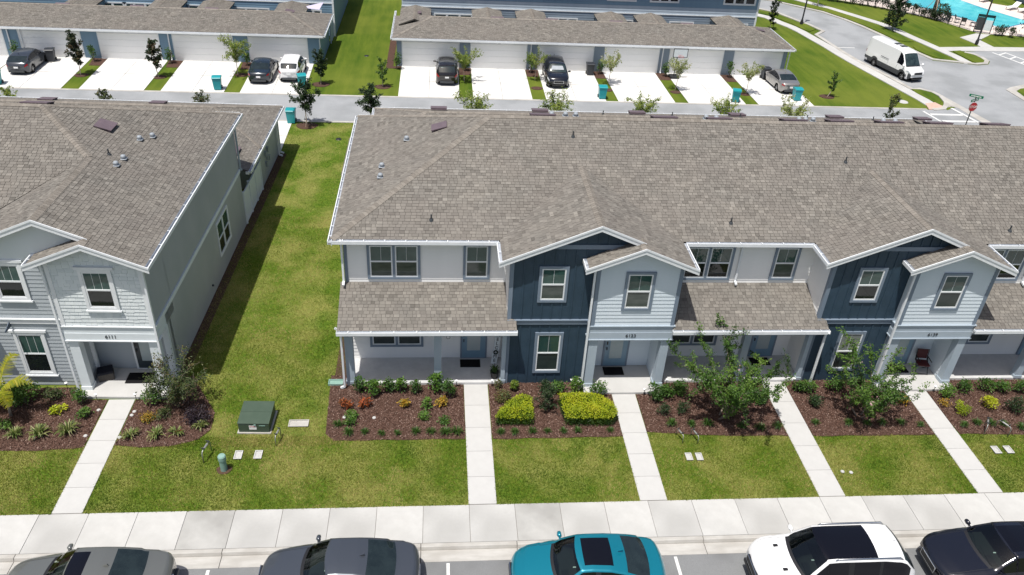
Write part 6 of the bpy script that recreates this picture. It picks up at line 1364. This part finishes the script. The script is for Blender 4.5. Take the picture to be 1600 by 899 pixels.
for x_, y_, lb_ in ((-7.83, 24.36, 'dark round drain grate in the side lawn near the alley'), (-7.3, 41.26, 'small dark drain in the far lawn between garage rows')):
    tag(MB().lathe([(0, .03), (.16, .03), (.20, .0)], n=14).build('drain_grate', M['black'], None, (x_, y_, 0)), lb_, 'drain')
tag(MB().lathe([(0, .03), (.36, .03), (.40, .0)], n=18).build('manhole_cover', M['concrete_new'], None, (34.45, 33.6, 0)), 'pale round concrete cover in the lawn by the crosswalk', 'manhole cover')
for i, (x_, y_) in enumerate(((-12.68, -1.1), (-12.72, -1.3), (-12.78, -2.45), (-5.0, -1.55), (-3.9, -1.6), (-13.98, -2.35), (-13.98, -1.0), (13.0, -4.75), (13.3, -4.8))):
    tag(MB().lathe([(0, .05), (.05, .045), (.075, .02), (.07, 0)], n=9).build('pale_stone', M['concrete_new'], None, (x_, y_, .02)), ['pale stone at the upper right edge of the 6111 walk', 'second pale stone just below the upper one right of the 6111 walk', 'pale stone at the lower right edge of the 6111 walk', 'round pale stone below the left croton', 'round stone below the second croton', 'pale stone at the lower left edge of the 6111 walk', 'pale stone at the upper left edge of the 6111 walk', 'left of two small white dots in the front lawn by the fourth walk', 'right of two small white dots in the front lawn by the fourth walk'][i], 'stone')

# ------------------------------------------------------------------ bins, hoop, signs, lamps
def bin_proto(m_):
    t = thing('wheelie_bin', 'x', 'bin'); V_ = [(-.26, -.28, .06), (.26, -.28, .06), (.26, .24, .06), (-.26, .24, .06), (-.32, -.34, .92), (.32, -.34, .92), (.32, .34, .92), (-.32, .34, .92)]
    MB().add(V_, [(0, 3, 2, 1), (4, 5, 6, 7), (0, 1, 5, 4), (1, 2, 6, 5), (2, 3, 7, 6), (3, 0, 4, 7)]).box(-.335, .335, -.355, .355, .88, .918).build('body', m_, t)
    l = MB(); l.prism([(-.345, -.38, .922), (-.345, .36, .922), (-.345, .36, 1.0), (-.345, 0, 1.05), (-.345, -.34, 1.0), (-.345, -.38, .96)], (.69, 0, 0)); l.build('lid', m_, t)
    MB().tube([(-.28, .40, .94), (.28, .40, .94)], .02, 7).build('handle', m_, t)
    for sx in (-.29, .29): MB().lathe([(0, -.03), (.13, -.03), (.13, .03), (0, .03)], (sx, .26, .13), 14, 'x').build('wheel', M['black'], t)
    return t
bt = bin_proto(M['teal']); bk = bin_proto(M['bin_black'])
first = {id(bt): True, id(bk): True}
for pr_, x_, y_, rz_, lb_ in ((bt, -31.95, 32.75, .1, 'teal wheelie bin cut by the left photo edge at the alley'), (bt, -17.1, 32.75, .1, 'teal wheelie bin alone at the alley end of a left driveway'), (bt, -11.35, 33.65, .3, 'teal wheelie bin behind the white SUV and a small tree'), (bt, -11.12, 26.95, 0, 'teal wheelie bin at the near alley edge beside the lawn tree'),
    (bt, 10.55, 32.75, 0, 'teal wheelie bin at the end of the dark SUV driveway'), (bt, 20.7, 32.7, 2.9, 'teal wheelie bin half hidden by a pale tree, right driveways'), (bt, 25.7, 33.35, 0, 'teal wheelie bin behind the silver sedan'), (bt, 26.9, 26.2, 0, 'teal wheelie bin whose lid peeks over the main roof'),
    (bk, -30.3, 37.9, .15, 'black wheelie bin beside the dark grey hatchback'), (bk, 10.45, 38.0, 0, 'black wheelie bin at the garage right of the dark SUV'), (bk, 24.85, 38.1, .1, 'black wheelie bin before the last garage door')):
    c = pr_ if first.pop(id(pr_), None) else copy_tree(pr_); c.location = (x_, y_, .035 if y_ > 32 and y_ < 39 else .0); c.rotation_euler = (0, 0, rz_); c.scale = (.9, .9, .93); c['label'] = lb_; c['group'] = 'teal wheelie bins' if pr_ is bt else 'black wheelie bins'
hp = thing('basketball_hoop', 'portable basketball hoop with black base before a right garage door', 'basketball hoop', (17.25, 37.9, .03))
MB().box(-.35, .35, -.45, .35, 0, .16).build('base', M['black'], hp); MB().tube([(0, 0, .16), (.05, -.02, 1.55), (.12, -.3, 2.05)], .035, 8).build('pole', M['black'], hp)
MB().ring(-.58, .58, 0, .72, .04, -.02, .02).build('backboard_frame', M['black'], hp, (.15, -.42, 1.72)); MB().box(-.54, .54, -.006, .006, .04, .68).build('backboard', mat('backboard_clear', (.55, .60, .62), .2), hp, (.15, -.42, 1.72))
MB().lathe([(.20, 0), (.215, .01), (.23, 0), (.215, -.01), (.20, 0)], n=18).build('rim', M['red'], hp, (.15, -.66, 1.88))
sp = thing('stop_sign', 'red STOP sign on a dark pole with two green street name blades on top', 'stop sign', (35.75, 27.3, 0), .12)
MB().tube([(0, 0, 0), (0, 0, 2.75)], .035, 8).build('pole', M['pole'], sp)
oc_ = [(.33*math.cos(math.radians(22.5+45*i)), 0, 2.05+.33*math.sin(math.radians(22.5+45*i))) for i in range(8)]
MB().prism([(a*1.07, -.045, 2.05+(c-2.05)*1.07) for a, b, c in oc_], (0, -.006, 0)).build('sign_border', M['sign_white'], sp); MB().prism([(a, -.053, c) for a, b, c in oc_], (0, -.006, 0)).build('sign_panel', M['red'], sp)
o = link('lettering', text_mesh('STOP', .25, .004, M['sign_white'], 'lettering'), sp, (0, -.064, 2.04)); o.rotation_euler = (R90, 0, 0)
for z_, a_ in ((2.52, .35), (2.80, -.75)):
    b_ = MB().box(-.45, .45, -.012, .012, -.09, .09).build('street_name_blade', M['sign_green'], sp, (0, 0, z_), a_)
    st_ = MB(); xx = -.32
    for w_ in (.07, .05, .09, .05, .08, .06, .08): st_.box(xx, xx+w_, -.016, -.0125, -.035, .035); xx += w_+.025
    o = st_.build('blurred_lettering', M['sign_white'], b_); o['kind'] = 'stuff'
def lamp(x, y, lb, h=6.2):
    t = thing('street_lamp', lb, 'street lamp', (x, y, .06)); MB().lathe([(.16, 0), (.15, .25), (.10, .45), (.075, .5), (.06, h)], n=12).build('pole', M['pole'], t, smooth=True)
    MB().lathe([(.05, 0), (.22, .12), (.24, .40), (.10, .62), (0, .66)], n=12).build('lantern', M['pole'], t, (0, 0, h)); return t
lamp(34.4, 54.8, 'dark street lamp post on the verge left of the curved street'); lamp(49.9, 49.75, 'dark street lamp post beside the path to the pool gate')

# ------------------------------------------------------------------ pool area
sheet('pool_deck', [(41.5, 66.5), (46.9, 62.6), (50.3, 58.8), (51.9, 55.3), (52.4, 54.1), (53.6, 53.5), (58, 53.0), (60, 50.8), (95, 52), (95, 110), (35, 110)], .03, M['deck'], .08, **S)
POOL = [(50.2, 64.4), (51.2, 66.3), (53.5, 67.6), (58.1, 67.7), (58.9, 64.3), (60.9, 59.2), (60.3, 58.1), (57.0, 56.15), (56.1, 55.95), (55.9, 56.7), (54.7, 57.8), (53.9, 59.2), (52.4, 61.5), (51.5, 63.0)]
POOL = [(p[0], p[1]) for p in POOL]
cxp, cyp = 55.5, 61.5
sheet('pool_coping', [(cxp+(p[0]-cxp)*1.045, cyp+(p[1]-cyp)*1.045) for p in POOL], .06, M['pooltile'], .05, **S)
sheet('waterline_tiles', [(cxp+(p[0]-cxp)*1.008, cyp+(p[1]-cyp)*1.008) for p in POOL], .066, M['tileblue'], .03, **S)
sheet('pool_water', [(cxp+(p[0]-cxp)*.985, cyp+(p[1]-cyp)*.985) for p in POOL], .072, M['water'], .03, **S)
FP_ = [(41.2, 65.2), (45.0, 63.0), (48.3, 60.2), (50.5, 57.6), (51.7, 55.3), (52.3, 54.0)]
pf = thing('pool_fence', 'black metal railing fence running along the pool deck edge', 'fence', (50.5, 57.6, 0))
pts_ = along(FP_, 1.3)
pm_ = MB().box(-.03, .03, -.03, .03, 0, 1.12).mesh('post', M['black'])
for p_, q_ in zip(pts_, pts_[1:]):
    link('post', pm_, pf, (p_[0]-50.5, p_[1]-57.6, 0)); a = Vector((p_[0]-50.5, p_[1]-57.6, 0)); b = Vector((q_[0]-50.5, q_[1]-57.6, 0)); r_ = MB(); d = (b-a).normalized()
    for z_ in (.15, 1.02): r_.bar(a+d*.032+Vector((0, 0, z_)), b-d*.032+Vector((0, 0, z_)), .022, .03)
    for k in range(1, 10): c_ = a+(b-a)*k/10; r_.box(c_.x-.007, c_.x+.007, c_.y-.007, c_.y+.007, .166, 1.004)
    o = r_.build('railing', M['black'], pf); o['kind'] = 'stuff'
gt = thing('pool_gate', 'dark framed gate screen with a pale notice panel at the end of the pool path', 'gate', (52.85, 53.9, .05), -.42)
for sx in (-.75, .0, .75): MB().box(sx-.035, sx+.035, -.035, .035, 0, 1.75).build('post', M['black'], gt)
MB().box(-.75, .75, .036, .06, 1.5, 1.75).build('top_panel', M['umbrella'], gt); MB().box(.06, .70, -.01, .01, .25, 1.25).build('notice_panel', M['column_w'], gt); MB().box(-.70, -.05, -.008, .008, .2, 1.48).build('mesh_panel', M['darkgrey'], gt)
pb = thing('palm_tree', 'palm trunk braced with wooden props at the pool edge, crown above the photo', 'palm', (50.7, 59.6, .03))
MB().tube([(0, 0, 0), (.05, .02, 2.2), (.25, .1, 5.4)], [.24, .20, .17], 12).build('trunk', M['bark'], pb, smooth=True)
for a in (.3, 2.4, 4.4): MB().bar((1.2*math.cos(a), 1.2*math.sin(a), 0), (.15*math.cos(a), .15*math.sin(a), 1.9), .08, .05).build('brace', M['bark_pale'], pb)
for i in range(9):
    V_, F_, T_ = frond(i*.7, 2.0, .9, .9, 40, 90+i); link('frond', np_mesh('frond', V_+np.array([.33, .08, 4.2]), F_, T_, LF['green']), pb)
def chair_set(x, y, rz, lb):
    t = thing('patio_chair', lb, 'chair', (x, y, .035), rz, 'patio chairs by the pool'); MB().box(-.22, .22, -.22, .22, .36, .40).build('seat', M['darkgrey'], t); MB().prism([(-.22, .22, .40), (.22, .22, .40), (.22, .34, .82), (-.22, .34, .82)], (0, .02, 0)).build('backrest', M['darkgrey'], t)
    for sx in (-.2, .2):
        for sy in (-.2, .2): MB().box(sx-.015, sx+.015, sy-.015, sy+.015, 0, .359).build('leg', M['black'], t)
for i, (x_, y_) in enumerate(((51.6, 57.9), (52.2, 57.4), (52.4, 56.6), (53.2, 56.2), (53.5, 55.5), (51.9, 58.7), (47.5, 63.0), (49.0, 61.9))): chair_set(x_, y_, i*1.3, ['leftmost dark patio chair right of the braced palm', 'patio chair second right of the braced palm', 'patio chair behind the fence, middle of the group', 'patio chair near the pool gate, upper', 'patio chair closest to the pool gate', 'patio chair nearest the pool water by the palm', 'patio chair behind the hedge row, left of the palm', 'patio chair behind the hedge row beside the palm'][i])
def lounger(x, y, rz, lb):
    t = thing('sun_lounger', lb, 'sun lounger', (x, y, .035), rz, 'sun loungers on the pool deck'); MB().box(-.3, .3, -.9, .35, .30, .35).build('seat', M['sign_white'], t); MB().prism([(-.3, .35, .30), (.3, .35, .30), (.3, .95, .68), (-.3, .95, .68)], (0, -.02, .05)).build('backrest', M['sign_white'], t)
    for sx in (-.27, .27):
        for sy in (-.8, .5): MB().box(sx-.02, sx+.02, sy-.02, sy+.02, 0, .299).build('leg', M['darkgrey'], t)
for i, (x_, y_) in enumerate(((62.4, 63.9), (63.2, 62.9), (61.2, 67.2), (60.3, 68.4), (59.4, 69.3))): lounger(x_, y_, -1.1, ['sun lounger nearest the right photo edge', 'second sun lounger from the right photo edge', 'sun lounger above the lamp pole on the far deck', 'sun lounger left of the one above the lamp pole', 'farthest left sun lounger on the far deck'][i])
sheet('verge', [(61.5, 66.4), (64.6, 64.2), (70, 66), (70, 76), (62.5, 70)], .045, M['lawn_far'], .05, **S)
ph = thing('pool_house', 'corner of a pale pool building with a white column at the upper right', 'building', (68, 68, 0)); MB().box(-2.4, 6, -2, 8, 0, 3.2).build('wall', M['far_grey'], ph); MB().box(-3.0, -2.7, -2.6, -2.3, 0, 3.2).build('column', M['white'], ph); MB().box(-3.4, 7, -3, 9, 3.202, 3.5).build('roof', M['shingle_flat'], ph)
